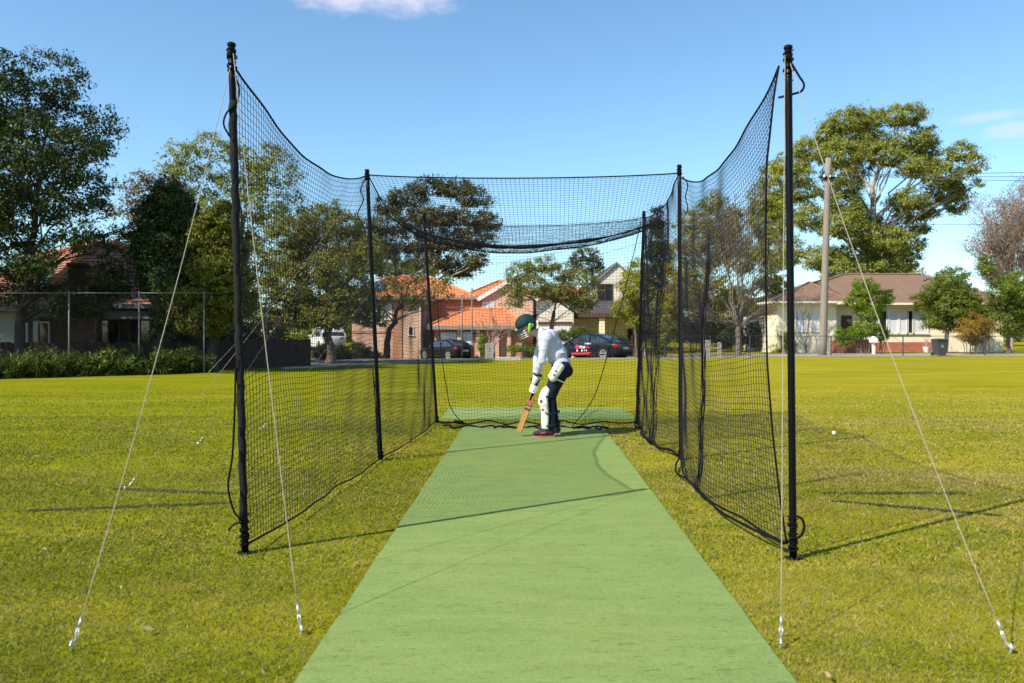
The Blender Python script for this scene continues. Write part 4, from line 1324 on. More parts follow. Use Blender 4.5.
for i, (x, y, rx, ry, k, d) in enumerate(((672, 322, 16, 18, 'olive', 57), (700, 326, 16, 16, 'brownish', 58), (726, 334, 14, 12, 'dark', 57), (752, 334, 16, 13, 'dark', 58), (772, 318, 8, 22, 'dark', 59), (646, 326, 10, 16, 'brownish', 60))):
    shrub('shrub', ('olive shrub behind the middle right pole', 'rusty shrub behind the gathered seam of the right net', 'dark shrub left of the pale bare trunk', 'dark shrub right of the pale bare trunk',
                    'tall dark shrub against the left end of the cream house', 'rusty shrub behind the far right pole')[i], d,
          [(x, y, rx, ry), (x - rx * .4, y + 8, rx * .7, ry * .6), (x + rx * .4, y + 8, rx * .7, ry * .6)], k, .17, .3, 22, .9, 'shrubs behind the right net', seed=121 + i)
for i, (x, y, rx, ry, k) in enumerate(((168, 340, 20, 16, 'conifer'), (196, 340, 24, 20, 'dark'), (228, 338, 20, 22, 'conifer'), (265, 335, 24, 18, 'gumdark'))):
    shrub('shrub', ('dark shrub below the black conifer', 'dark leafy shrub below the yellow green conifer', 'dark shrub behind the near left pole', 'dull dark shrub above the brush fence')[i],
          31 + i * .5, [(x, y, rx, ry), (x + 8, y + 14, rx, ry * .7), (x - 8, y + 16, rx, ry * .7)], k, .16, .28, 24, 1.1, 'dark shrubs behind the tall wire fence', seed=141 + i)
# far wood filling the gaps between the houses
def wood():
    cl = []
    rr = random.Random(5)
    for i in range(64):
        x = -105 + i * 3.9 + rr.uniform(-2, 2); y = 118 + rr.uniform(-12, 12)
        r = rr.uniform(3, 5)
        cl.append((Vector((x, y, rr.uniform(1, 3.4))), r, r, r * 1.1))
    v, f, _ = leaf_cloud(cl, .8, 1.1, 14, 1.0, .2, 1, np.random.default_rng(77))
    return raw_mesh('distant_trees', v, f, LEAF['gum'])


tag(wood(), 'far belt of trees beyond the houses', kind='stuff')
# unseen trees added just out of the picture on the left to shade the tiled house
for i, (x, y, h, r) in enumerate(((-24.5, 22.5, 8.5, 3.0), (-26, 27.5, 11, 3.6), (-22.9, 29.3, 13.5, 3.2))):
    k = F / y
    px, zc = CX + x * k, HY - (h * .6 - CH) * k
    tree('broadleaf_tree', ('unseen dark leafy tree added for shade beyond the left edge, nearest the oval', 'tallest unseen dark leafy tree added for shade beyond the left edge', 'second tall unseen dark leafy tree added for shade beyond the left edge')[i], y, px,
         [(px + a * r * k, zc + b * h * .3 * k, r * .6 * k, h * .24 * k) for a, b in ((-.4, -.5), (.4, -.6), (0, -.9), (-.5, .2), (.5, .3), (0, 0), (.1, .7))],
         'dark', .2, .4, 20, 1.0, .25, 'bark_dark', seed=161 + i)


# strap leaved border along the left fence
def border():
    V, P = [], []
    rr = random.Random(3)
    for i in range(85):
        t = rr.random()
        seg = t * 4.15
        pts = [(-17.5, 21.6), (-14.7, 23.9), (-13.2, 25.0), (-11.6, 26.2), (-10.4, 27.4)]
        k = min(3, int(seg)); u = seg - k
        if k == 4: k, u = 3, 1
        x = pts[k][0] + (pts[k + 1][0] - pts[k][0]) * u; y = pts[k][1] + (pts[k + 1][1] - pts[k][1]) * u
        o = rr.uniform(-.15, 1.0)
        x -= .65 * o; y += .75 * o
        hh = rr.choice((.4, .5, .6, .8)) * rr.uniform(.8, 1.1) * (1 if x < -11.4 else .75) * (.7 + .3 * math.sin(x * 2.3) ** 2)
        for q in range(34):
            a = rr.uniform(0, 6.283); rch = rr.uniform(.25, .85) * hh * 1.2; w = rr.uniform(.014, .026)
            px, py = x + rr.uniform(-.12, .12), y + rr.uniform(-.12, .12)
            dx, dy = math.cos(a), math.sin(a)
            hz = hh * rr.uniform(.6, 1.05)
            b = len(V)
            for s, (fr, fz, fw) in enumerate(((0, 0, .8), (.45, .75, 1), (.85, 1, .7), (1.25, .86, .1))):
                V.append((px + dx * rch * fr - dy * w * fw, py + dy * rch * fr + dx * w * fw, hz * fz))
                V.append((px + dx * rch * fr + dy * w * fw, py + dy * rch * fr - dx * w * fw, hz * fz))
            for s in range(3):
                P.append((b + 2 * s, b + 2 * s + 1, b + 2 * s + 3, b + 2 * s + 2))
    cl = []
    for i in range(46):
        seg = rr.random() * 3.99; k = int(seg); u = seg - k
        x = pts[k][0] + (pts[k + 1][0] - pts[k][0]) * u - rr.uniform(0, .6); y = pts[k][1] + (pts[k + 1][1] - pts[k][1]) * u + rr.uniform(0, .8)
        q = rr.uniform(.25, .5)
        cl.append((Vector((x, y, q * .7)), q * 1.3, q * 1.2, q))
    v2, f2, _ = leaf_cloud(cl, .26, .24, 16, .9, .5, 1, np.random.default_rng(9), .16)
    v2[:, 2] = np.maximum(v2[:, 2], .01)
    n0 = len(V)
    return raw_mesh('border_plants', np.concatenate([np.array(V), v2]), np.concatenate([np.array(P), f2 + n0]), LEAF['strap'])


tag(border(), 'strap leaved ground cover plants along the left edge of the oval', kind='stuff')
# ------------------------------------------------------------------ houses
def roof_plane(mb, el, er, rr, rl, row=.32, lift=.035, mi=0):
    """tiled plane from the eave (left, right) up to the ridge (right, left), laid in overlapping rows"""
    el, er, rr, rl = map(Vector, (el, er, rr, rl))
    up = ((rl + rr) / 2 - (el + er) / 2)
    n = (er - el).cross(up).normalized()
    if n.z < 0: n = -n
    k = max(3, int(up.length / row))
    for i in range(k):
        t0, t1 = i / k, (i + 1) / k
        a, b = el.lerp(rl, t0), er.lerp(rr, t0)
        c, d = er.lerp(rr, t1), el.lerp(rl, t1)
        mb.add([a + n * lift, b + n * lift, c + n * .004, d + n * .004, a, b], [(0, 1, 2, 3), (4, 5, 1, 0)], mi)


def hip_roof(name, parent, x0, x1, y0, y1, ze, zr, r0, r1, m, row=.32, cap=None):
    """hip roof over a rectangle; ridge from r0 to r1 (x, y)"""
    R0, R1 = Vector((*r0, zr)), Vector((*r1, zr))
    A, B, C_, D = Vector((x0, y0, ze)), Vector((x1, y0, ze)), Vector((x1, y1, ze)), Vector((x0, y1, ze))
    mb = MB()
    if abs(R1.x - R0.x) >= abs(R1.y - R0.y):     # ridge along x
        roof_plane(mb, A, B, R1, R0, row); roof_plane(mb, B, C_, R1, R1, row); roof_plane(mb, C_, D, R0, R1, row); roof_plane(mb, D, A, R0, R0, row)
    else:
        roof_plane(mb, A, B, R0, R0, row); roof_plane(mb, B, C_, R1, R0, row); roof_plane(mb, C_, D, R1, R1, row); roof_plane(mb, D, A, R0, R1, row)
    mb.add([A, B, C_, D], [(0, 1, 2, 3)])
    o = mb.build(name, m, parent, fix=False)
    cb = MB()
    up = Vector((0, 0, .05))
    for p, q in ((A, R0), (D, R0 if abs(R1.x - R0.x) >= abs(R1.y - R0.y) else R1), (B, R1 if abs(R1.x - R0.x) >= abs(R1.y - R0.y) else R0), (C_, R1), (R0, R1)):
        if (p - q).length > .05:
            n = max(2, int((p - q).length / .4))
            cb.tube([p.lerp(q, i / n) + up for i in range(n + 1)], [.09 * (1 + .18 * (i % 2)) for i in range(n + 1)], 6)
    cb.build('ridge_cap', cap or m, o)
    return o


def gutter(parent, x0, x1, y0, y1, z, m, h=.2):
    mb = MB()
    mb.box((x0 - .06, y0 - .1, z - h), (x1 + .06, y0 - .02, z + .03))
    mb.box((x0 - .1, y0 - .02, z - h), (x0 - .02, y1, z + .03))
    mb.box((x1 + .02, y0 - .02, z - h), (x1 + .1, y1, z + .03))
    return mb.build('gutter', m, parent)


def window(parent, x0, x1, z0, z1, y, pane, frame='white_paint', mull=1, trans=0, fr=.07, label=None):
    f = MB()
    f.box((x0 - fr, y - .05, z1), (x1 + fr, y + .02, z1 + fr)); f.box((x0 - fr - .04, y - .09, z0 - fr), (x1 + fr + .04, y + .02, z0))
    f.box((x0 - fr, y - .05, z0 + .002), (x0, y + .02, z1 - .002)); f.box((x1, y - .05, z0 + .002), (x1 + fr, y + .02, z1 - .002))
    for i in range(mull):
        xm = x0 + (x1 - x0) * (i + 1) / (mull + 1)
        f.box((xm - .025, y - .045, z0 + .004), (xm + .025, y + .01, z1 - .004))
    for i in range(trans):
        zm = z0 + (z1 - z0) * (i + 1) / (trans + 1)
        f.box((x0 + .002, y - .04, zm - .02), (x1 - .002, y + .005, zm + .02))
    o = f.build('window', M[frame], parent)
    if label: o['label'] = label
    g_ = MB().box((x0 + .003, y - .012, z0 + .003), (x1 - .003, y - .004, z1 - .003))
    g_.build('pane', M[pane], o)
    return o


def X(px, d): return (px - CX) / F * d
def Z(py, d): return CH - (py - HY) / F * d


# --- pink and orange brick house with terracotta roofs
h1 = thing('brick_house', (-6, 62, -.75), 'two storey pink and orange brick house with orange tiled roofs behind the left car', 'house')
g0 = -1.1
m = MB(); m.box((-12, 60, g0), (-6.78, 72, 4.0)); m.build('wall', M['brick_pink'], h1)
m = MB()
for x in (-8.95, -7.0):
    m.box((x, 59.93, g0), (x + (.7 if x < -8 else .24), 59.995, 3.95))
m.box((-12.02, 59.95, 1.35), (-9, 59.992, 1.5))
m.build('brick_pier', M['brick_orange'], h1)
m = MB(); m.box((-11.9, 66.01, g0), (2.0, 76, 4.2)); m.build('wall', M['brick_orange'], h1)
m = MB(); m.tube([(-6.86, 59.86, g0), (-6.86, 59.86, 3.85)], .06, 8); m.build('downpipe', M['white_paint'], h1)
hip_roof('roof', h1, -12.4, -6.35, 59.55, 72.4, 4.05, 5.75, (-9.38, 62.6), (-9.38, 70.5), M['terracotta'])
gutter(h1, -12.4, -6.35, 59.55, 72, 4.05, M['grey_fascia'])
hip_roof('roof', h1, -12.6, -2.9, 65.5, 77, 4.32, 6.35, (-9.9, 71.2), (-7.4, 71.2), M['terracotta'])
hip_roof('roof', h1, -4.2, 2.5, 65.6, 76.5, 4.30, 5.9, (-1.2, 70.6), (-.3, 70.6), M['terracotta'])
gutter(h1, -6.2, 2.4, 65.5, 66, 4.30, M['grey_fascia'])
# gable of the right wing
m = MB(); m.prism([(-2.35, g0), (1.7, g0), (1.7, 4.15), (-.32, 5.35), (-2.35, 4.15)], 64.5, 66.0); m.build('gable_wall', M['brick_pink'], h1)
m = MB()
for s in (-1, 1):
    a = Vector((-.32, 64.25, 5.5)); b = Vector((-.32 + s * 2.45, 64.25, 4.02))
    m.bar(a, b, .10, .30)
m.build('barge_board', M['white_paint'], h1)
m = MB()
roof_plane(m, (-2.8, 64.3, 4.03), (-2.8, 68, 4.03), (-.32, 68, 5.52), (-.32, 64.3, 5.52))
roof_plane(m, (2.15, 68, 4.03), (2.15, 64.3, 4.03), (-.32, 64.3, 5.52), (-.32, 68, 5.52))
m.build('roof', M['terracotta'], h1, fix=False)
window(h1, X(483, 64.5), X(493.5, 64.5), Z(313, 64.5), Z(302.5, 64.5), 64.5, 'curtain', mull=1)
# garage wing
m = MB(); m.box((-5.75, 59.2, g0), (.75, 65.98, 1.72)); m.build('garage_wall', M['brick_orange'], h1)
hip_roof('roof', h1, -6.15, 1.15, 58.7, 67, 1.86, 3.22, (-3.5, 63.4), (-.6, 63.4), M['terracotta'])
gutter(h1, -6.15, 1.15, 58.7, 66, 1.86, M['grey_fascia'], .26)
for a, b in ((441, 456.5), (461, 473)):
    m = MB()
    x0, x1 = X(a, 59.2), X(b, 59.2)
    z1 = Z(332, 59.2)
    for i in range(5):
        zz = -.95 + (z1 + .95) * i / 5
        m.box((x0, 59.14, zz + .015), (x1, 59.19, zz + (z1 + .95) / 5 - .002))
    m.build('garage_door', M['white_paint'], h1)
m = MB()
for px in (459, 478, 497, 509):
    x = X(px, 59.0)
    m.box((x - .14, 58.95, g0), (x + .14, 59.13, 1.6))
m.build('porch_post', M['brick_pink'], h1)
window(h1, X(357, 60), X(364, 60), Z(321, 60), Z(303, 60), 60, 'curtain', mull=0)
window(h1, X(386, 60), X(391, 60), Z(319, 60), Z(302, 60), 60, 'curtain', mull=0)
window(h1, X(409, 60), X(413, 60), Z(335, 60), Z(327, 60), 60, 'glass_dark', mull=0)
window(h1, X(372, 60), X(381, 60), Z(322, 60), Z(305, 60), 60, 'glass_dark', mull=1)
m = MB()
for i in range(2):
    m.box((-11.9 + i * 1.1, 0, 0), (-10.9 + i * 1.1, .03, 1.5))
sp = MB()
A = Vector((-12.2, 59.9, 4.25)); 
for i in range(2):
    a = Vector((-11.6 + i * 1.0, 60.35, 4.62)); b = a + Vector((.92, 0, 0)); u = Vector((0, 1.2, .68))
    sp.add([a, b, b + u, a + u, a - Vector((0, 0, .05)), b - Vector((0, 0, .05)), b + u - Vector((0, 0, .05)), a + u - Vector((0, 0, .05))], [(0, 1, 2, 3), (7, 6, 5, 4), (0, 4, 5, 1), (1, 5, 6, 2), (2, 6, 7, 3), (3, 7, 4, 0)])
sp.build('solar_panel', M['solar'], h1)

# --- pale brick house
h2 = thing('brick_house', (6, 62, -.4), 'pale cream brick house with a steep gable and dark grey roof behind the right car', 'house')
g0 = -.9
m = MB(); m.prism([(6.25, g0), (10.9, g0), (10.9, 5.1), (8.62, 7.05), (6.25, 5.1)], 66, 74); m.build('gable_wall', M['brick_cream'], h2)
m = MB()
roof_plane(m, (5.9, 65.88, 4.85), (5.9, 74.4, 4.85), (8.62, 74.4, 7.22), (8.62, 65.88, 7.22), .3)
roof_plane(m, (11.3, 74.4, 4.85), (11.3, 65.88, 4.85), (8.62, 65.88, 7.22), (8.62, 74.4, 7.22), .3)
m.build('roof', M['slate_roof'], h2, fix=False)
m = MB()
for s in (-1, 1):
    m.bar((8.62, 65.86, 7.14), (8.62 + s * 2.72, 65.86, 4.77), .06, .14)
m.build('barge_board', M['grey_fascia'], h2)
window(h2, X(598, 66), X(612, 66), Z(300.5, 66), Z(284.5, 66), 66, 'glass_dark', 'brown_trim', mull=1)
m = MB()
roof_plane(m, (4.6, 61.5, 2.86), (10.9, 61.5, 2.86), (10.9, 65.95, 3.95), (4.6, 65.95, 3.95), .3)
m.build('roof', M['slate_roof'], h2, fix=False)
m = MB(); m.box((4.6, 61.42, 2.55), (10.9, 61.5, 2.9)); m.box((4.62, 61.52, 2.5), (10.9, 65.9, 2.6)); m.build('fascia', M['brown_trim'], h2)
m = MB(); m.box((X(599, 61.8), 61.6, g0), (X(604.5, 61.8), 62, 2.5)); m.box((X(641, 61.8), 61.6, g0), (X(645, 61.8), 62, 2.5)); m.build('porch_column', M['cream_paint'], h2)
m = MB(); m.box((4.7, 64.0, g0), (10.8, 65.98, 2.5)); m.build('porch_wall', M['brick_cream'], h2)
m = MB(); m.box((X(588, 64), 63.93, g0), (X(596, 64), 63.99, 1.5)); m.build('door', M['brown_trim'], h2)
window(h2, X(628, 64), X(637, 64), .2, 1.6, 64.0, 'glass_dark', 'brown_trim', 1)
m = MB(); m.prism([(1.95, g0), (4.62, g0), (4.62, 2.85), (3.3, 3.75), (1.95, 2.85)], 60, 66); m.build('garage_wall', M['brick_cream'], h2)
m = MB()
roof_plane(m, (1.6, 59.86, 2.72), (1.6, 66, 2.72), (3.3, 66, 3.88), (3.3, 59.86, 3.88), .3)
roof_plane(m, (4.98, 66, 2.72), (4.98, 59.86, 2.72), (3.3, 59.86, 3.88), (3.3, 66, 3.88), .3)
m.build('roof', M['slate_roof'], h2, fix=False)
m = MB()
x0, x1 = X(540, 60), X(570, 60)
for i in range(5):
    m.box((x0, 59.93, -.75 + i * .52), (x1, 59.99, -.75 + i * .52 + .505))
m.build('garage_door', M['white_paint'], h2)
m = MB().box((x0 - .15, 59.9, 2.0), (x1 + .15, 59.985, 2.2)); m.build('lintel', M['brown_trim'], h2)
m = MB(); m.box((X(572.5, 60) - .07, 59.86, 1.55), (X(572.5, 60) + .07, 59.98, 1.85)); m.build('wall_lamp', M['brown_trim'], h2)

# --- house behind, only its orange roof shows
h3 = thing('house', (6, 90, -.9), 'far house of which an orange tiled roof corner shows left of the pale gable', 'house')
m = MB(); m.box((2, 86, -1), (9, 94, 5.0)); m.build('wall', M['brick_cream'], h3)
hip_roof('roof', h3, 1.6, 9.4, 85.5, 94.5, 5.0, 6.6, (4.5, 90), (6.5, 90), M['terracotta'])

# --- cream house on the right
h4 = thing('weatherboard_house', (25, 56, 0), 'single storey cream house with a brown ribbed hip roof behind the power pole', 'house')
m = MB(); m.box((17.95, 54, 0), (21.9, 62, 3.4)); m.build('wall', M['cream_paint'], h4)
m = MB(); m.box((21.9, 57, 0), (35, 66, 3.4)); m.build('wall', M['cream_paint'], h4)
m = MB(); m.box((24.6, 56.93, 0), (30.2, 56.99, .70)); m.build('brick_base', M['brick_red'], h4)


def ribbed(mb, el, er, rr, rl, gap=.22):
    el, er, rr, rl = map(Vector, (el, er, rr, rl))
    n = (er - el).cross(rl - el).normalized()
    if n.z < 0: n = -n
    mb.add([el, er, rr, rl], [(0, 1, 2, 3)])
    k = int((er - el).length / gap)
    for i in range(k + 1):
        t = i / k
        a = el.lerp(er, t)
        # run straight up the slope until the hip
        up = ((rl + rr) / 2 - (el + er) / 2)
        ax = (er - el).normalized()
        upv = up - ax * up.dot(ax)
        s = (a - el).dot(ax); Lr0 = (rl - el).dot(ax); Lr1 = (rr - el).dot(ax); Lt = (er - el).length
        h_ = 1.0
        if s < Lr0: h_ = s / max(1e-6, Lr0)
        if s > Lr1: h_ = (Lt - s) / max(1e-6, Lt - Lr1)
        h_ = max(0, min(1, h_))
        if h_ > .03:
            mb.bar(a + n * .015, a + upv * h_ + n * .015, .05, .03)


def hip_ribbed(name, parent, x0, x1, y0, y1, ze, r0, r1, zr, m):
    A, B, C_, D = Vector((x0, y0, ze)), Vector((x1, y0, ze)), Vector((x1, y1, ze)), Vector((x0, y1, ze))
    R0, R1 = Vector((*r0, zr)), Vector((*r1, zr))
    mb = MB()
    if abs(R1.x - R0.x) >= abs(R1.y - R0.y):
        ribbed(mb, A, B, R1, R0); ribbed(mb, B, C_, R1, R1); ribbed(mb, C_, D, R0, R1); ribbed(mb, D, A, R0, R0)
        caps = ((A, R0), (D, R0), (B, R1), (C_, R1), (R0, R1))
    else:
        ribbed(mb, A, B, R0, R0); ribbed(mb, B, C_, R1, R0); ribbed(mb, C_, D, R1, R1); ribbed(mb, D, A, R0, R1)
        caps = ((A, R0), (B, R0), (C_, R1), (D, R1), (R0, R1))
    mb.add([A, B, C_, D], [(0, 1, 2, 3)])
    o = mb.build(name, m, parent, fix=False)
    cb = MB()
    for p, q in caps:
        cb.tube([p + Vector((0, 0, .05)), q + Vector((0, 0, .05))], .08, 6)
    cb.build('ridge_cap', m, o)
    return o


hip_ribbed('roof', h4, 18.0, 35.6, 56.4, 67.5, 3.47, (25.6, 61.8), (31.6, 61.8), 5.85, M['brown_metal'])
hip_ribbed('roof', h4, 17.35, 22.45, 53.4, 62, 3.46, (21.3, 57.4), (23.6, 61.0), 4.95, M['brown_metal'])
m = MB(); m.box((17.3, 53.3, 3.33), (22.5, 53.38, 3.48)); m.box((22.5, 56.3, 3.33), (35.65, 56.38, 3.48)); m.box((17.25, 53.38, 3.33), (17.33, 62, 3.48)); m.build('gutter', M['cream_paint'], h4)
m = MB(); m.box((17.4, 53.4, 3.24), (22.4, 56.9, 3.27)); m.box((22.4, 56.4, 3.24), (35.5, 57.2, 3.27)); m.build('soffit', M['cream_paint'], h4)
window(h4, X(796, 54), X(806.5, 54), Z(331, 54), Z(311, 54), 54, 'curtain', 'white_paint', 0)
window(h4, X(812, 54), X(818.5, 54), Z(331, 54), Z(311, 54), 54, 'curtain', 'white_paint', 0)
m = MB(); m.box((X(841, 57), 56.93, .3), (X(852, 57), 56.985, 2.6)); m.build('door', M['brown_trim'], h4)
m = MB(); m.box((22.0, 55.2, 0), (24.5, 57, .3)); m.build('porch_floor', M['brick_red'], h4)
for i, (a, b, k) in enumerate(((879, 886, 'glass_dark'), (889, 897, 'curtain'), (899.5, 906, 'curtain'), (908, 912, 'glass_dark'), (914, 927, 'curtain'))):
    window(h4, X(a, 57), X(b, 57), Z(333, 57), Z(311, 57), 56.97, k, 'white_paint', 0, fr=.09)
m = MB(); m.tube([(31.0, 60.4, 5.2), (31.0, 60.4, 6.2)], .07, 8); m.tube([(31.0, 60.4, 6.2), (31.0, 60.4, 6.3)], .12, 8); m.build('vent_pipe', M['galv'], h4)

gw = thing('garden_wall', (X(850, 53.3), 53.3, 0), 'low red brick garden wall under the tall bright bush', 'wall')
m = MB(); m.box((X(832, 53.3), 53.2, 0), (X(853, 53.3), 53.42, .80)); m.box((X(853.2, 53.3), 53.22, 0), (X(869, 53.3), 53.42, .86)); m.build('brickwork', M['brick_red'], gw)
m = MB(); m.box((X(832, 53.3) - .02, 53.17, .803), (X(853, 53.3), 53.45, .86)); m.box((X(853.2, 53.3), 53.19, .863), (X(869, 53.3) + .02, 53.45, .92)); m.build('coping', M['brick_orange'], gw)

# --- tiled house on the left, in shade
h5 = thing('tiled_house', (-17, 32, 0), 'old house with weathered terracotta roof and dark verandah behind the tall wire fence', 'house')
m = MB()
E0, E1 = Vector((X(28, 31), 31, Z(304.5, 31))), Vector((X(163, 31), 31, Z(306, 31)))
P0, P1 = Vector((X(96, 34.6), 34.6, Z(246, 34.6))), Vector((X(122, 34.6), 34.6, Z(246, 34.6)))
roof_plane(m, E0, E1, P1, P0, .27, .05)
bk = Vector((0, 9, 0))
roof_plane(m, E1, E1 + bk, P1 + bk * .7, P1, .27, .05)
roof_plane(m, E0 + bk, E0, P0, P0 + bk * .7, .27, .05)
roof_plane(m, E1 + bk, E0 + bk, P0 + bk * .7, P1 + bk * .7, .27, .05)
ro = m.build('roof', M['terracotta_old_shade'], h5, fix=False)
cb = MB()
for p, q in ((E0, P0), (E1, P1), (P0, P1)):
    n = 12
    cb.tube([p.lerp(q, i / n) + Vector((0, -.02, .07)) for i in range(n + 1)], [.11 * (1 + .2 * (i % 2)) for i in range(n + 1)], 7)
cb.build('ridge_cap', M['terracotta_cap'], ro)
m = MB()
A, B, T_ = Vector((X(-60, 33), 33, Z(312, 33))), Vector((X(62, 33), 33, Z(312, 33))), Vector((X(99, 38.5), 38.5, Z(244, 38.5)))
T0 = Vector((X(20, 38.5), 38.5, Z(262, 38.5)))
roof_plane(m, A, B, T_, T0, .27, .05)
ro2 = m.build('roof', M['terracotta_old_shade'], h5, fix=False)  # darker tile puts the shade on this wing into its colour
cb = MB()
for p, q in ((T0, T_), (B, T_)):
    cb.tube([p.lerp(q, i / 10) + Vector((0, -.02, .07)) for i in range(11)], [.10 * (1 + .2 * (i % 2)) for i in range(11)], 7)
cb.build('ridge_cap', M['terracotta_cap'], ro2)
m = MB()
for i in range(3):
    t = i / 3
    a = A.lerp(B, .60 + .095 * i); up = (T_ - B) * .0 + (T0.lerp(T_, .5) - A.lerp(B, .5)) * 1
    n_ = (B - A).cross(up).normalized(); n_ = n_ if n_.z > 0 else -n_
    q = [a + up * .35 + n_ * .1, a + (B - A) * .085 + up * .35 + n_ * .1, a + (B - A) * .085 + up * .72 + n_ * .1, a + up * .72 + n_ * .1]
    m.add(q + [p - n_ * .05 for p in q], [(0, 1, 2, 3), (7, 6, 5, 4), (0, 4, 5, 1), (1, 5, 6, 2), (2, 6, 7, 3), (3, 7, 4, 0)])
m.build('solar_panel', M['solar'], h5)
m = MB(); m.box((X(30, 32.4), 32.4, 0), (X(160, 32.4), 42, 2.35)); m.build('wall', M['brick_dark'], h5)
m = MB()
x0, x1 = X(-70, 33.6), X(19, 33.6)
for i in range(15):
    z = i * .155
    m.add([(x0, 33.56, z), (x1, 33.56, z), (x1, 33.6, z + .153), (x0, 33.6, z + .153), (x0, 33.75, z), (x1, 33.75, z), (x1, 33.75, z + .153), (x0, 33.75, z + .153)],
          [(0, 1, 2, 3), (4, 7, 6, 5), (0, 4, 5, 1), (3, 2, 6, 7), (0, 3, 7, 4), (1, 5, 6, 2)])
m.box((x0, 33.76, 0), (x1, 40, 2.35))
m.build('weatherboard_wall', M['board'], h5)
m = MB(); m.box((X(25, 31.3), 31.3, 0), (X(27.5, 31.3), 31.4, 2.2)); m.box((X(38, 32.3), 32.3, 0), (X(33, 32.3), 32.38, 2.2)); m.build('corner_board', M['board'], h5)
m = MB(); m.box((X(26, 31.1), 31.05, Z(319, 31)), (X(160, 31.1), 31.2, Z(311, 31))); m.box((X(28, 31) - .1, 30.86, Z(308.5, 31)), (X(163, 31) + .1, 30.98, Z(304, 31))); m.build('beam', M['blue_fascia'], h5)
window(h5, X(39, 32.4), X(49, 32.4), .55, 1.75, 32.38, 'glass_dark', 'board', 0)
window(h5, X(99, 32.4), X(119, 32.4), .55, 1.85, 32.38, 'glass_dark', 'brown_trim', 1)
window(h5, X(131, 32.4), X(150, 32.4), .55, 1.85, 32.38, 'glass_dark', 'brown_trim', 1)
m = MB(); m.box((X(68, 30.6), 30.6, 0), (X(96.5, 30.6), 31.04, Z(266, 30.6))); m.box((X(67, 30.6), 30.55, Z(266, 30.6)), (X(97.5, 30.6), 31.1, Z(263, 30.6)))
m.build('chimney', M['brick_dark'], h5)
m = MB(); m.tube([(X(63, 30.8), 30.8, Z(310, 30.8)), (X(63, 30.8), 30.8, Z(316, 30.8)), (X(67, 30.8), 30.75, Z(317.5, 30.8)), (X(70, 30.8), 30.7, Z(317.5, 30.8))], .05, 8); m.build('downpipe', M['white_paint'], h5)


# ------------------------------------------------------------------ fences, poles, street furniture
def tall_fence():
    P = [(X(-25, 23.0), 23.0), (X(69, 24.9), 24.9), (X(139, 26.2), 26.2), (X(204, 27.0), 27.0), (X(266, 29.6), 29.6)]
    r = thing('wire_fence', (P[1][0], P[1][1], 0), 'tall galvanised pipe and wire fence along the left edge of the oval', 'fence')
    for i, (x, y) in enumerate(P):
        h = CH + 40 / F * y
        m = MB(); m.tube([(x, y, -.05), (x, y, h)], .024, 8); m.tube([(x, y, h), (x, y, h + .05)], [.036, .02], 8)
        m.build('post', M['galv'], r, smooth=True)
    for (a, b) in zip(P, P[1:]):
        m = MB()
        m.tube([(a[0], a[1], CH + 40 / F * a[1]), (b[0], b[1], CH + 40 / F * b[1])], .015, 6)
        m.build('top_rail', M['galv'], r, smooth=True)
        u = np.linspace(0, 1, 2)
        paths = []
        Lh = math.hypot(b[0] - a[0], b[1] - a[1]); h = CH + 40 / F * a[1]
        step = .10
        n = int((Lh + h) / step)
        for k in range(n):
            for s in (1, -1):
                x0 = k * step - h if s == 1 else k * step
                x1 = x0 + s * h
                z0, z1 = 0, h
                # clip to the bay
                if s == 1:
                    lo, hi = max(0, -x0), min(h, Lh - x0)
                else:
                    lo, hi = max(0, x0 - Lh), min(h, x0)
                if hi - lo < .05: continue
                q = []
                for z in (lo, hi):
                    xx = x0 + s * z
                    t = xx / Lh
                    q.append((a[0] + (b[0] - a[0]) * t, a[1] + (b[1] - a[1]) * t, z))
                paths.append(q)
        v, f = strands(np.array(paths), .0011)
        raw_mesh('wire_mesh', v, f, M['wire'], r)
    m = MB()
    for (p, q) in (((207.8, 373), (236, 342)), ((247, 369.5), (271, 330))):
        pass
    x, y = P[3]
    m.tube([(x + .15, y, .02), (x + 1.1, y + .9, 1.35)], .015, 6)
    m.build('brace', M['guy'], r)


tall_fence()


def low_fence():
    y = 47.2
    xs_ = [X(p, y) for p in (632, 665, 710, 750, 790, 831, 903, 985, 1060, 1140)]
    r = thing('wire_fence', (xs_[0], y, 0), 'low dark wire fence along the path in front of the cream house', 'fence')
    for x in xs_:
        m = MB(); m.tube([(x, y, -.05), (x, y, 1.2)], .035, 8); m.build('post', M['bin'], r)
    m = MB(); m.tube([(xs_[0], y, 1.17), (xs_[-1], y, 1.17)], .02, 6); m.build('top_rail', M['wire'], r)
    paths = []
    Lh, h, step = xs_[-1] - xs_[0], 1.12, .11
    for k in range(int((Lh + h) / step)):
        for s in (1, -1):
            x0 = k * step - h if s == 1 else k * step
            lo, hi = (max(0, -x0), min(h, Lh - x0)) if s == 1 else (max(0, x0 - Lh), min(h, x0))
            if hi - lo < .05: continue
            paths.append([(xs_[0] + x0 + s * z, y, .03 + z) for z in (lo, hi)])
    v, f = strands(np.array(paths), .0018)
    raw_mesh('wire_mesh', v, f, M['wire'], r)


low_fence()


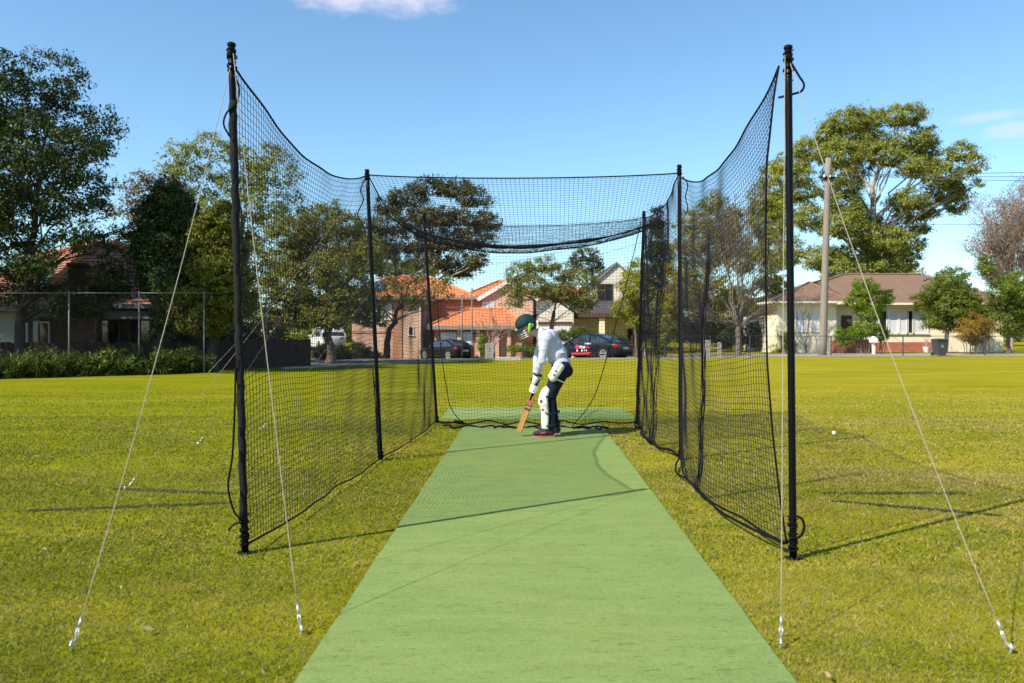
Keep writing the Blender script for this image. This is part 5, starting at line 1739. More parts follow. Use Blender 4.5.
def brush_fence(name, pts, h, label, seed, parts=True):
    rr = random.Random(seed)
    m = MB()
    for (a, b) in zip(pts, pts[1:]):
        L_ = math.hypot(b[0] - a[0], b[1] - a[1]); n = int(L_ / .14)
        t = Vector((b[0] - a[0], b[1] - a[1], 0)) / L_; nn = Vector((-t.y, t.x, 0))
        for i in range(n):
            c = Vector((a[0], a[1], 0)) + t * (i + .5) * L_ / n + nn * rr.uniform(-.012, .012)
            hh = h + rr.uniform(-.03, .03)
            w = L_ / n * .48
            q = [c - t * w, c + t * w]
            m.add([q[0], q[1], q[1] + nn * .02, q[0] + nn * .02] + [p + Vector((0, 0, hh)) for p in (q[0], q[1], q[1] + nn * .02, q[0] + nn * .02)],
                  [(0, 3, 2, 1), (4, 5, 6, 7), (0, 1, 5, 4), (1, 2, 6, 5), (2, 3, 7, 6), (3, 0, 4, 7)])
    return tag(m.build(name, M['brush'], None), label, 'fence')


brush_fence('paling_fence', [(X(-40, 27), 27.0), (X(30, 28.3), 28.3), (X(120, 29.2), 29.2), (X(205, 29.6), 29.6)], 1.02, 'dark brown paling fence in front of the shaded verandah', 3)
brush_fence('brush_fence', [(X(206, 29.5), 29.5), (X(262, 31.0), 31.0), (X(311, 33.0), 33.0)], 1.1, 'dark brush fence beside the white van', 4)

up_ = thing('power_pole', (X(823, 48.5), 48.5, 0), 'tall grey timber power pole in front of the cream house', 'pole')
b0, b1 = Vector((X(822.5, 48.5), 48.5, -.2)), Vector((X(828.5, 48.5), 48.5, Z(158, 48.5)))
m = MB(); m.tube([b0.lerp(b1, i / 12) for i in range(13)], [.24 - .07 * i / 12 for i in range(13)], 12); m.build('pole', M['pole_wood'], up_, smooth=True)
zi = Z(178, 48.5)
m = MB(); m.tube([(b1.x - .03, 48.5, zi - .1), (b1.x - .03, 48.5, zi + .1)], .24, 12); m.tube([(b1.x - .4, 48.3, zi), (b1.x + .4, 48.3, zi)], .05, 8)
m.build('pole_band', M['black_steel'], up_)
for q in (-.35, .0, .35):
    m = MB()
    m.tube([(b1.x + q, 48.25, zi), (b1.x + q, 48.25, zi + .08), (b1.x + q, 48.25, zi + .16)], [.05, .07, .03], 8)
    m.build('insulator', M['white_paint'], up_)
WG = 'power lines strung from the timber power pole'
for i, (q, far, sag, lab) in enumerate(((-.35, (62, 40, 11.3), .5, 'power line running right from the pole, upper one'), (0, (62, 42, 11.0), .6, 'power line running right from the pole, middle one'), (.35, (62, 44, 10.7), .7, 'power line running right from the pole, lower one'),
                                        (-.3, (-6, 100, 9.5), .9, 'power line running left from the pole towards the roofs, upper one'), (.3, (-2, 104, 9.0), 1.0, 'power line running left from the pole towards the roofs, lower one'))):
    a = Vector((b1.x + q, 48.25, zi + .15)); b = Vector(far)
    m = MB(); m.tube([a.lerp(b, t / 20) - Vector((0, 0, sag * 4 * (t / 20) * (1 - t / 20))) for t in range(21)], .016, 4)
    tag(m.build('power_line', M['cable']), lab, 'power line', WG)
m = MB(); a, b = W(905, 224, 70), W(1250, 226, 70)
m.tube([a.lerp(b, t / 10) for t in range(11)], .022, 4)
tag(m.build('power_line', M['cable']), 'single dark power line passing behind the pink twigged tree', 'power line')

for i, (px, ty, lab) in enumerate(((462, 296, 'slim grey steel pole behind the left car, the shorter one'), (472, 289, 'slim grey steel pole right of its shorter twin'))):
    r = thing('steel_pole', (X(px, 51), 51, gz(X(px, 51), 51)), lab, 'pole', 'slim grey poles by the street')
    m = MB(); m.tube([(X(px, 51), 51, -.4), (X(px, 51), 51, Z(ty, 51))], .042, 8); m.build('shaft', M['galv'], r, smooth=True)
    m = MB(); m.tube([(X(px, 51), 51, Z(ty, 51)), (X(px, 51), 51, Z(ty, 51) + .06)], [.075, .04], 8); m.build('cap', M['galv'], r)

for i, (px, y0, w, mt, lab) in enumerate(((487.3, 343, .12, 'post_wood', 'grey timber bollard right of the left car, left one of the pair'), (491.2, 343, .12, 'post_wood', 'grey timber bollard right of the left car, right one of the pair'),
                                          (505.2, 341, .07, 'bin', 'thin black post left of the batter'), (523.2, 341, .06, 'bin', 'thin black post just under the batter\'s helmet'),
                                          (707, 340, .16, 'post_wood', 'wide grey timber bollard at the gathered seam of the right net'), (719.5, 342, .1, 'post_wood', 'narrow timber bollard left of the pale bare trunk'))):
    d = 46.0 if px > 600 else 45.2
    x = X(px, d); zg = gz(x, d)
    m = MB(); h = Z(y0, d)
    m.box((x - w, d - w, zg - .1), (x + w, d + w, h - .05)); m.add([(x - w, d - w, h - .05), (x + w, d - w, h - .05), (x + w, d + w, h - .05), (x - w, d + w, h - .05), (x, d, h)], [(0, 1, 4), (1, 2, 4), (2, 3, 4), (3, 0, 4)])
    tag(m.build('bollard', M[mt]), lab, 'bollard', 'posts along the street edge')

# pale slab lying on the grass
d = 40.5
m = MB(); x0, x1 = X(495, d), X(522, d)
m.prism([(x0, 0.0), (x1, 0.0), (x1 - .1, .12), (x0 + .1, .12)], d - .6, d + .5)
tag(m.build('concrete_slab', M['concrete']), 'pale concrete slab lying on the far grass left of the batter', 'slab')

# letter box
lx = X(873.5, 50.5)
lb = thing('letter_box', (lx, 50.5, 0), 'white letter box on a post in front of the cream house', 'letter box')
m = MB(); m.box((lx - .07, 50.43, 0), (lx + .07, 50.57, .75)); m.build('post', M['cream_paint'], lb)
m = MB(); m.prism([(lx - .19, .75), (lx + .19, .75), (lx + .19, 1.0), (lx, 1.14), (lx - .19, 1.0)], 50.3, 50.7); m.build('box', M['white_paint'], lb)

# wheelie bin
bx, by = X(939.5, 46.8), 46.8
wb = thing('wheelie_bin', (bx, by, 0), 'dark grey wheelie bin standing by the wire fence on the right', 'bin')
m = MB()
lo, hi = [(bx - .24, by - .28), (bx + .24, by - .28), (bx + .24, by + .24), (bx - .24, by + .24)], [(bx - .30, by - .36), (bx + .30, by - .36), (bx + .30, by + .36), (bx - .30, by + .36)]
m.add([(*p, .06) for p in lo] + [(*p, .92) for p in hi], [(3, 2, 1, 0), (4, 5, 6, 7)] + [(i, (i + 1) % 4, (i + 1) % 4 + 4, i + 4) for i in range(4)])
m.box((bx - .32, by - .38, .88), (bx + .32, by + .38, .925)); m.build('body', M['bin'], wb)
m = MB(); m.prism([(bx - .33, .93), (bx + .33, .93), (bx + .30, 1.0), (bx, 1.03), (bx - .30, 1.0)], by - .41, by + .36); m.build('lid', M['bin'], wb)
m = MB(); m.tube([(bx - .2, by + .46, .95), (bx + .2, by + .46, .95)], .02, 8); m.tube([(bx - .2, by + .34, .93), (bx - .2, by + .46, .95)], .02, 6); m.tube([(bx + .2, by + .34, .93), (bx + .2, by + .46, .95)], .02, 6); m.build('handle', M['bin'], wb)
for s in (-1, 1):
    m = MB(); m.tube([(bx + s * .25, by + .28, .1), (bx + s * .31, by + .28, .1)], .1, 14); m.build('wheel', M['tyre'], wb)
m = MB(); m.box((bx - .09, by - .335, .5), (bx + .07, by - .325, .68)); m.build('sticker', M['galv'], wb)
# garden pot by the cream wall
px_ = X(926.5, 55.5)
gp = thing('garden_pot', (px_, 55.5, 0), 'small white pot with a dry plant against the cream wall', 'pot')
m = MB(); m.tube([(px_, 55.5, 0), (px_, 55.5, .35), (px_, 55.5, .4)], [.16, .24, .25], 12); m.build('pot', M['white_paint'], gp)
m = MB()
for i in range(9):
    a = i * .7
    m.tube([(px_, 55.5, .38), (px_ + .1 * math.cos(a), 55.5 + .1 * math.sin(a), .8), (px_ + .22 * math.cos(a), 55.5 + .2 * math.sin(a), 1.1 + .1 * math.sin(i))], [.02, .015, .004], 4)
m.build('stem', M['bark_pink'], gp)
# ------------------------------------------------------------------ cars
def make_car(name, label, pos, yaw, paint, Lc=4.55, Wd=1.78, Hc=1.45, kind='sedan', decals=False):
    """built along +x = forward, then turned; parts keep their own meshes"""
    root = thing(name, pos, label, 'car')
    root.rotation_euler = (0, 0, yaw)
    hw = Wd / 2

    def put(mb, nm, m, parent=None, smooth=False, bevel=0.0):
        me_o = mb.build(nm, m, None, smooth=smooth)
        me_o.parent = parent or root
        return me_o
    # lower body: stations from tail to nose
    if kind == 'sedan':
        st = [(-.5, .35, .42, .78, .82), (-.492, .30, .40, .88, .93), (-.47, .22, .40, .97, .97), (-.38, .19, .36, 1.0, .99), (-.25, .18, .34, 1.0, .97), (0, .17, .34, 1.0, .93), (.2, .17, .34, 1.0, .91),
              (.30, .18, .36, 1.0, .86), (.40, .19, .38, .99, .80), (.46, .2, .40, .93, .72), (.49, .24, .40, .82, .62), (.5, .32, .42, .70, .55)]
        cab = [(-.44, .97, .97), (-.33, 1.22, .86), (-.22, 1.40, .78), (-.08, Hc, .77), (.08, Hc - .02, .77), (.17, 1.26, .82), (.30, .90, .93)]
    else:
        st = [(-.5, .40, .5, .92, 1.05), (-.49, .30, .45, .98, 1.10), (-.40, .26, .42, 1.0, 1.10), (-.2, .24, .42, 1.0, 1.08), (.1, .24, .42, 1.0, 1.05), (.25, .25, .42, 1.0, 1.02), (.38, .26, .45, .97, .97), (.47, .3, .48, .9, .86), (.5, .4, .5, .8, .75)]
        cab = [(-.49, 1.08, .97), (-.46, 1.40, .92), (-.40, Hc - .05, .86), (-.2, Hc, .86), (.05, Hc - .02, .86), (.14, 1.45, .88), (.26, 1.02, .95)]
    m = MB()
    ring = []
    for (fx, zb, zl, wf, zt) in st:
        x = fx * Lc; w = hw * wf
        pr = [(0, zb), (w * .8, zb), (w * .97, zb + .06), (w, zl), (w * 1.0, (zl + zt) / 2 + .03), (w * .985, zt - .09), (w * .93, zt - .015), (w * .6, zt + .02), (0, zt + .03)]
        full = pr + [(-a, b) for a, b in pr[-2:0:-1]]
        ring.append([(x, a, b) for a, b in full])
    k = len(ring[0])
    for r_ in ring: m.v += r_
    for i in range(len(ring) - 1):
        for j in range(k):
            m.f.append((i * k + j, i * k + (j + 1) % k, (i + 1) * k + (j + 1) % k, (i + 1) * k + j))
    m.f += [tuple(range(k)), tuple((len(ring) - 1) * k + j for j in range(k - 1, -1, -1))]
    m.mi = [0] * len(m.f)
    body = put(m, 'body', M[paint], smooth=True)
    # cabin: glass volume with painted roof skin and pillars
    g = MB()
    rings = []
    for i, (fx, z, wf) in enumerate(cab):
        base = np.interp(fx, [s[0] for s in st], [s[4] for s in st]) - .03
        x = fx * Lc
        rings.append([(x, -hw * .93, min(base, z)), (x, -hw * wf * 1.0, z - .05 * (z > base)), (x, -hw * wf * .82, z), (x, 0, z + .03), (x, hw * wf * .82, z), (x, hw * wf, z - .05 * (z > base)), (x, hw * .93, min(base, z))])
    for r_ in rings: g.v += r_
    k = 7
    for i in range(len(rings) - 1):
        for j in range(k - 1):
            g.f.append((i * k + j, i * k + j + 1, (i + 1) * k + j + 1, (i + 1) * k + j))
    g.mi = [0] * len(g.f)
    put(g, 'windows', M['car_glass'], smooth=False)
    rf = MB()
    sel = range(2, 5) if kind == 'sedan' else range(1, 5)
    sel = list(sel)
    for i in sel:
        for side in (1, 2, 3, 4, 5):
            p = rings[i][side]
            rf.v.append((p[0], p[1] * 1.005, p[2] + .012))
    for a in range(len(sel) - 1):
        for j in range(4):
            rf.f.append((a * 5 + j, a * 5 + j + 1, (a + 1) * 5 + j + 1, (a + 1) * 5 + j))
    rf.mi = [0] * len(rf.f)
    put(rf, 'roof', M[paint], smooth=True)
    pl = MB()
    for s in (1, 5):
        q = 0 if s == 1 else 6
        sg = -1 if s == 1 else 1
        for a, b in zip(range(0, sel[0]), range(1, sel[0] + 1)):
            pa, pb = Vector(rings[a][s]), Vector(rings[b][s]); pl.bar(pa + Vector((0, sg * .004, .005)), pb + Vector((0, sg * .004, .005)), .06, .10)
        for a, b in zip(range(sel[-1], len(rings) - 1), range(sel[-1] + 1, len(rings))):
            pa, pb = Vector(rings[a][s]), Vector(rings[b][s]); pl.bar(pa + Vector((0, sg * .004, .005)), pb + Vector((0, sg * .004, .005)), .05, .07)
        for i in ((3,) if kind == 'sedan' else (2, 4)):
            pl.bar(Vector(rings[i][s]) + Vector((0, sg * .008, 0)), Vector(rings[i][q]) + Vector((-.06, sg * .008, 0)), .04, .09)
    put(pl, 'pillar', M[paint])
    # wheels
    wr = .325 if kind == 'sedan' else .37
    for fx in (-.305, .30):
        for s in (-1, 1):
            x = fx * Lc; y = s * (hw - .10)
            arch = MB(); arch.tube([(x, s * (hw - .30), wr), (x, s * (hw + .004), wr)], wr + .065, 22)
            put(arch, 'wheel_arch', M['tyre'])
            w = MB(); w.tube([(x, y - s * .1, wr), (x, y - s * .1, wr), (x, y + s * .085, wr), (x, y + s * .108, wr)], [wr - .03, wr, wr, wr - .04], 24)
            wo = put(w, 'wheel', M['tyre'], smooth=False)
            rm = MB()
            ya = y + s * .112
            rm.tube([(x, ya - s * .02, wr), (x, ya, wr)], wr * .2, 12)
            n = 20
            for i in range(n):
                a0, a1 = 2 * math.pi * i / n, 2 * math.pi * (i + 1) / n
                rm.bar((x + math.cos(a0) * wr * .68, ya, wr + math.sin(a0) * wr * .68), (x + math.cos(a1) * wr * .68, ya, wr + math.sin(a1) * wr * .68), .02, .045)
            for i in range(5):
                a0 = 2 * math.pi * i / 5 + .3
                rm.bar((x, ya, wr), (x + math.cos(a0) * wr * .68, ya, wr + math.sin(a0) * wr * .68), .02, .085)
            ro_ = put(rm, 'rim', M['alloy'], wo)
    # lamps, plate, mirrors, bumper, sills
    zt = st[2][4]
    for s in (-1, 1):
        l = MB()
        xr = -.492 * Lc
        pts = [(-.452 * Lc, s * (hw * .985), zt - .12), (-.474 * Lc, s * hw * .965, zt - .13), (-.4935 * Lc, s * hw * .86, zt - .13), (-.503 * Lc, s * hw * .52, zt - .12)]
        hh = [.035, .11, .12, .08]
        vs = []
        for p, h_ in zip(pts, hh):
            o_ = Vector((-.012, s * .012, 0))
            vs += [Vector(p) + o_ + Vector((0, 0, h_ * .5)), Vector(p) + o_ - Vector((0, 0, h_ * .6)), Vector(p) - o_ * 6 + Vector((0, 0, h_ * .5)), Vector(p) - o_ * 6 - Vector((0, 0, h_ * .6))]
        fs = []
        for i in range(3):
            a, b = i * 4, i * 4 + 4
            fs += [(a, a + 1, b + 1, b), (a + 2, b + 2, b + 3, a + 3), (a, b, b + 2, a + 2), (a + 1, a + 3, b + 3, b + 1)]
        fs += [(0, 2, 3, 1), (12, 13, 15, 14)]
        l.add(vs, fs); put(l, 'tail_lamp', M['lamp_red'])
        h_ = MB(); h_.ellipsoid((.462 * Lc, s * hw * .74, .66 if kind == 'sedan' else .82), (.16, .17, .075), 12, 8); put(h_, 'headlight', M['alloy'], smooth=True)
        mr = MB(); mr.ellipsoid((.19 * Lc, s * (hw + .09), .98 if kind == 'sedan' else 1.15), (.07, .11, .075), 10, 6); mr.bar((.19 * Lc, s * hw * .92, .93), (.19 * Lc, s * (hw + .05), .96), .05, .04); put(mr, 'mirror', M[paint], smooth=True)
        hd = MB()
        for x in (.03, -.2):
            hd.box((x * Lc - .1, s * hw * 1.0 - .01, .80), (x * Lc + .1, s * hw * 1.0 + .018, .83))
        put(hd, 'door_handle', M[paint])
        sl = MB(); sl.bar((-.2 * Lc, s * hw * .99, .25), (.2 * Lc, s * hw * .99, .25), .03, .10); put(sl, 'sill', M['tyre'])
    b = MB(); b.box((-.505 * Lc, -.26, .60), (-.498 * Lc, .26, .73)); put(b, 'number_plate', M['plate'])
    b = MB(); b.box((-.502 * Lc, -hw * .72, .30), (-.47 * Lc, hw * .72, .46)); put(b, 'bumper_insert', M['tyre'])
    # door seams
    ds = MB()
    for x in (-.10, .145, -.235):
        for s in (-1, 1):
            ds.box((x * Lc - .005, s * hw * 1.0 - .004, .32), (x * Lc + .005, s * hw * 1.0 + .0045, .86))
    put(ds, 'door_seam', M['tyre'])
    if decals:
        # vinyl lettering on the left flank (the side seen): emblem, two coloured words, small marks and a red band
        s = 1; y = hw * 1.0 + .006
        def flat(nm, polys, mt, par=None):
            q = MB()
            for poly in polys:
                q.prism([(a, b_) for a, b_ in poly], y - .03, y + .003)
            put(q, nm, M[mt], par)
        circ = lambda cx, cz, r_: [(cx + r_ * math.cos(a * math.pi / 10), cz + r_ * math.sin(a * math.pi / 10)) for a in range(20)]
        rect = lambda a, b_, c, d_: [(a, b_), (c, b_), (c, d_), (a, d_)]
        flat('emblem', [circ(.44, .70, .13), [(.37, .60), (.51, .60), (.44, .52)]], 'decal_red')
        def word(x, z, h, n, wdt, seed):
            rr = random.Random(seed); out = []
            for i in range(n):
                x0 = x - i * wdt
                out.append(rect(x0 - wdt * .28, z, x0, z + h))
                out.append(rect(x0 - wdt * .8, z + (h * .62 if rr.random() < .5 else 0), x0 - wdt * .28, z + h * (1 if rr.random() < .5 else .4) + .0))
                out[-1] = rect(out[-1][0][0], min(out[-1][0][1], out[-1][2][1] - h * .3), out[-1][1][0], out[-1][2][1])
            return out
        flat('white_lettering', word(.26, .62, .15, 5, .082, 4), 'decal_white')
        flat('red_lettering', word(-.17, .64, .13, 4, .082, 6), 'decal_red')
        flat('small_lettering', word(-.14, .87, .075, 8, .055, 8), 'decal_white')
        flat('small_marks', [rect(.38, .44, .47, .55), rect(.03, .45, .12, .55), rect(-.12, .46, -.09, .55), rect(-.28, .47, -.22, .56)], 'decal_white')
        flat('red_band', [[(.85, .27), (-.42, .30), (-.62, .42), (-.46, .40), (.85, .36)]], 'decal_red')
    return root


# cars: heading = direction of the nose
make_car('parked_car', 'black hatch backed car parked side on in front of the white garage doors', (X(446, 58.5), 58.5, gz(X(446, 58.5), 58.5) + .012), R(180 - 47), 'car_black', 4.5, 1.8, 1.42)
make_car('parked_car', 'dark sedan with red and white lettering parked behind the batter', (X(592.5, 47.2), 47.2, gz(X(592.5, 47.2), 47.2) + .012), R(180 - 43), 'car_navy', 4.75, 1.82, 1.46, decals=True)
make_car('parked_van', 'white van half hidden by low dark shrubs', (X(326, 60), 60, gz(X(326, 60), 60)), R(180 - 62), 'car_white', 4.4, 1.8, 1.78, kind='van')


# ------------------------------------------------------------------ the batter
BX, BY = (548 - CX) / F * 10.4, 10.4


def fused(name, shapes, m, parent, voxel=.012, smooth_it=4, fac=.5, extra=None):
    """join limbs and lumps into one continuous skin"""
    mb = MB()
    for s in shapes:
        if s[0] == 'c': mb.capsule(s[1], s[2], s[3], s[4], 14)
        elif s[0] == 'e': mb.ellipsoid(s[1], s[2], 16, 12, s[3] if len(s) > 3 else None)
    me = bpy.data.meshes.new(name)
    me.from_pydata([tuple(v) for v in mb.v], [], mb.f)
    o = bpy.data.objects.new(name, me); COL.objects.link(o)
    r = o.modifiers.new('r', 'REMESH'); r.mode = 'VOXEL'; r.voxel_size = voxel
    sm_ = o.modifiers.new('s', 'SMOOTH'); sm_.iterations = smooth_it; sm_.factor = fac
    dg = bpy.context.evaluated_depsgraph_get()
    dg.update()
    ev = o.evaluated_get(dg)
    new = bpy.data.meshes.new_from_object(ev)
    bpy.data.objects.remove(o); bpy.data.meshes.remove(me)
    new.name = name
    new.materials.clear()
    for x in (m if isinstance(m, list) else [m]): new.materials.append(x)
    new.polygons.foreach_set('use_smooth', [True] * len(new.polygons))
    if extra: extra(new)
    o2 = bpy.data.objects.new(name, new); COL.objects.link(o2)
    if parent is not None:
        o2.parent = parent
    return o2


v3 = lambda x, y, z: Vector((x, y, z))
# joints (x along the pitch width, facing -x; y away from the camera)
HEAD = v3(-.295, 0, 1.425)
NECK = v3(-.105, 0, 1.335)
CHEST = v3(.00, 0, 1.21)
WAIST = v3(.115, 0, 1.03)
PELV = v3(.175, 0, .89)
SHL, SHR = v3(-.045, -.185, 1.265), v3(-.075, .175, 1.255)
ELL, ELR = v3(-.085, -.215, 1.01), v3(-.14, .16, 1.0)
WRL, WRR = v3(-.140, -.085, .79), v3(-.165, .045, .715)
HIL, HIR = v3(.165, -.095, .88), v3(.165, .095, .88)
KNL, KNR = v3(-.015, -.125, .50), v3(.035, .12, .495)
ANL, ANR = v3(.005, -.13, .10), v3(.095, .14, .105)

nose = (HEAD + v3(-.115, 0, -.055))
body = fused('person', [
    ('e', HEAD + v3(0, 0, .01), (.095, .078, .112), Matrix.Rotation(R(-28), 3, 'Y')), ('e', HEAD + v3(-.055, 0, -.075), (.055, .052, .06)),
    ('e', nose, (.02, .014, .026)), ('e', HEAD + v3(-.085, 0, .012), (.025, .055, .018)), ('e', HEAD + v3(-.095, 0, -.105), (.016, .026, .008)), ('e', HEAD + v3(.02, -.078, -.02), (.024, .012, .034)), ('e', HEAD + v3(.02, .078, -.02), (.024, .012, .034)),
    ('c', NECK + v3(.02, 0, -.02), HEAD + v3(.03, 0, -.06), .058, .055),
    ('c', CHEST + v3(.0, 0, .02), WAIST, .085, .09), ('c', SHL + v3(.02, .05, -.01), SHR + v3(.02, -.05, -.01), .045, .045), ('c', WAIST, PELV, .10, .11),
    ('c', SHL + v3(.01, .03, -.02), ELL, .038, .034), ('c', ELL, WRL, .036, .026), ('c', SHR + v3(.01, -.03, -.02), ELR, .038, .034), ('c', ELR, WRR, .036, .026),
    ('c', HIL, KNL, .075, .052), ('c', KNL, ANL, .048, .034), ('c', HIR, KNR, .075, .052), ('c', KNR, ANR, .048, .034),
    ('c', ANL, ANL + v3(-.10, 0, -.05), .034, .028), ('c', ANR, ANR + v3(-.10, 0, -.05), .034, .028), ('c', WRL, WRL + v3(-.01, .03, -.06), .026, .026), ('c', WRR, WRR + v3(-.01, -.02, -.06), .026, .026)],
    M['skin'], None, .011, 2)
body.location = (BX, BY, .018)
tag(body, 'batter in white shirt, navy trousers, pads and green helmet bending over the bat', 'person')
CH_ = lambda nm, sh, m, **k: fused(nm, sh, m, body, **k)
for s in (-1, 1):
    e = MB(); e.ellipsoid(HEAD + v3(-.098, s * .032, -.02), (.012, .013, .010), 10, 8)
    eo = e.build('eye', M['hair'], None, smooth=True); eo.parent = body
CH_('hair', [('e', HEAD + v3(.03, 0, .0), (.085, .083, .095)), ('e', HEAD + v3(.07, 0, -.05), (.04, .06, .05))], M['hair'], voxel=.012)
CH_('shirt', [
    ('c', NECK + v3(.03, 0, -.045), NECK + v3(.012, 0, .0), .088, .074),
    ('e', CHEST + v3(.0, 0, .02), (.125, .205, .165), Matrix.Rotation(R(30), 3, 'Y')), ('e', CHEST + v3(.055, 0, -.07), (.122, .185, .16), Matrix.Rotation(R(30), 3, 'Y')),
    ('e', WAIST + v3(.0, 0, .02), (.128, .178, .15), Matrix.Rotation(R(25), 3, 'Y')), ('e', PELV + v3(.0, 0, .075), (.138, .178, .085), Matrix.Rotation(R(25), 3, 'Y')),
    ('c', SHL + v3(.02, .02, 0), ELL, .076, .052), ('c', ELL, WRL + v3(.002, -.004, .02), .051, .036), ('c', SHR + v3(.02, -.02, 0), ELR, .076, .052), ('c', ELR, WRR + v3(.002, 0, .02), .051, .036),
    ('e', SHL.lerp(CHEST, .35) + v3(.0, -.02, .02), (.095, .09, .10)), ('e', SHR.lerp(CHEST, .35) + v3(.0, .02, .02), (.095, .09, .10)), ('e', SHL + v3(.02, .01, -.01), (.085, .075, .085)), ('e', SHR + v3(.02, -.01, -.01), (.085, .075, .085)), ('e', ELL + v3(.012, -.008, -.03), (.046, .042, .05)), ('e', ELL.lerp(WRL, .6) + v3(.0, 0, .0), (.047, .044, .018)), ('e', SHL.lerp(ELL, .55), (.068, .062, .02)), ('e', CHEST + v3(.07, -.13, -.05), (.05, .05, .012)), ('e', WAIST + v3(.05, -.13, .05), (.06, .05, .012)),
    ('c', WAIST + v3(-.09, -.06, -.04), PELV + v3(-.10, -.05, .06), .05, .045)],
    M['shirt'], voxel=.0105, smooth_it=3)
CH_('trousers', [
    ('e', PELV + v3(.0, 0, -.0), (.140, .175, .10), Matrix.Rotation(R(25), 3, 'Y')), ('e', PELV + v3(.03, 0, -.05), (.125, .165, .10)),
    ('c', HIL + v3(.01, 0, 0), KNL + v3(.02, 0, .01), .120, .078), ('c', HIR, KNR + v3(.01, 0, .01), .114, .076), ('c', KNL + v3(.015, 0, .02), ANL + v3(.015, 0, .0), .066, .054), ('c', KNR + v3(.01, 0, .02), ANR + v3(.01, 0, .0), .064, .054),
    ('e', HIL.lerp(KNL, .75) + v3(.05, 0, -.0), (.05, .07, .03)), ('e', ANL + v3(.015, 0, .03), (.060, .060, .03)), ('e', ANR + v3(.01, 0, .02), (.062, .060, .03))],
    M['trouser'], voxel=.011, smooth_it=3)


def leg_pad(parent, kn, an, hip, s, near):
    """cricket pad: shin shield, knee roll and top hat wrapped round the front of a leg"""
    fwd = v3(-1, 0, 0)
    top = kn.lerp(hip, .40); bot = an + v3(-.02, 0, .0)
    m = MB(); rows = 22; cols = 11
    path = smooth_path([bot, an.lerp(kn, .5) + v3(-.005, 0, 0), kn + v3(-.01, 0, 0), top + v3(-.035, 0, 0)], 8)
    idx = np.linspace(0, len(path) - 1, rows + 1)
    vs = []
    for i, q in enumerate(idx):
        p = path[int(round(q))]; t = i / rows
        wr = .078 + .016 * math.exp(-((t - .60) / .16) ** 2) + .012 * t
        if t > .85: wr *= 1 - .45 * ((t - .85) / .15) ** 2
        if t < .1: wr *= .86 + .14 * t / .1
        for j in range(cols + 1):
            a = R(-98 + 196 * j / cols)
            rib = .006 * abs(math.cos(a * 6)) + (.012 if .54 < t < .58 or .64 < t < .68 else 0)
            vs.append(p + v3(-math.cos(a) * (wr + rib), math.sin(a) * (wr + rib) * .88, 0))
    k = cols + 1
    inner = [v + (path[int(round(idx[n // k]))] - v) * .2 for n, v in enumerate(vs)]
    n0 = len(vs)
    fs = [(i * k + j, i * k + j + 1, (i + 1) * k + j + 1, (i + 1) * k + j) for i in range(rows) for j in range(cols)]
    fi = [tuple(n0 + x for x in f[::-1]) for f in fs]
    ed = []
    for i in range(rows):
        for j in (0, cols):
            ed.append((i * k + j, (i + 1) * k + j, n0 + (i + 1) * k + j, n0 + i * k + j))
    for j in range(cols):
        for i in (0, rows):
            ed.append((i * k + j, i * k + j + 1, n0 + i * k + j + 1, n0 + i * k + j))
    m.add(vs + inner, fs + fi + ed)
    o = m.build('leg_pad', M['pad_white'], None, smooth=True); o.parent = parent
    b = MB()
    for t in (.12, .36, .74):
        p = path[int(t * (len(path) - 1))]
        b.tube([p + v3(math.cos(a) * .094, math.sin(a) * .088, 0) for a in np.linspace(-1.75, 1.75, 14)], .014, 6)
    so_ = b.build('strap', M['pad_navy'], None, smooth=True); so_.parent = o
    e = MB(); pc = path[int(.62 * (len(path) - 1))]
    e.ellipsoid(pc + v3(-.075, -.085, .01), (.016, .012, .018), 8, 6); e.ellipsoid(pc + v3(-.05, -.10, -.10), (.016, .010, .014), 8, 6)
    eo = e.build('badge', M['pad_navy'], None); eo.parent = o
    return o


leg_pad(body, KNL, ANL, HIL, -1, True)['label'] = 'white leg pad on the near leg'
leg_pad(body, KNR + v3(-.0, 0, 0), ANR, HIR, 1, False)['label'] = 'white leg pad on the far leg'
# navy backing of the pads at the calf
CH_('pad_backing', [('c', KNL + v3(.03, 0, -.04), ANL + v3(.03, 0, .02), .060, .052)], M['pad_navy'], voxel=.011)
# thigh pad
tp = CH_('thigh_pad', [('c', HIL + v3(-.045, -.105, .045), HIL.lerp(KNL, .30) + v3(-.055, -.10, -.01), .056, .050), ('c', HIL + v3(-.075, -.095, .0), HIL.lerp(KNL, .26) + v3(-.085, -.085, .0), .046, .040), ('c', HIL + v3(-.01, -.115, .02), HIL.lerp(KNL, .2) + v3(-.03, -.11, .0), .046, .040)], M['pad_white'], voxel=.009)
b = MB()
for t, r in ((.36, .108),):
    c = HIL.lerp(KNL, t); ax = (KNL - HIL).normalized(); s_ = v3(0, 1, 0); u_ = ax.cross(s_)
    b.tube([c + (s_ * math.cos(a) + u_ * math.sin(a)) * r for a in np.linspace(0, 2 * math.pi, 25)], .011, 6)
so_ = b.build('strap', M['pad_white'], None, smooth=True); so_.parent = tp
b = MB()
for t in (.05, .18):
    b.ellipsoid(HIL.lerp(KNL, t + .05) + v3(-.06, -.155, .01), (.013, .008, .015), 8, 6)
so_ = b.build('badge', M['bat_wood'], None); so_.parent = tp
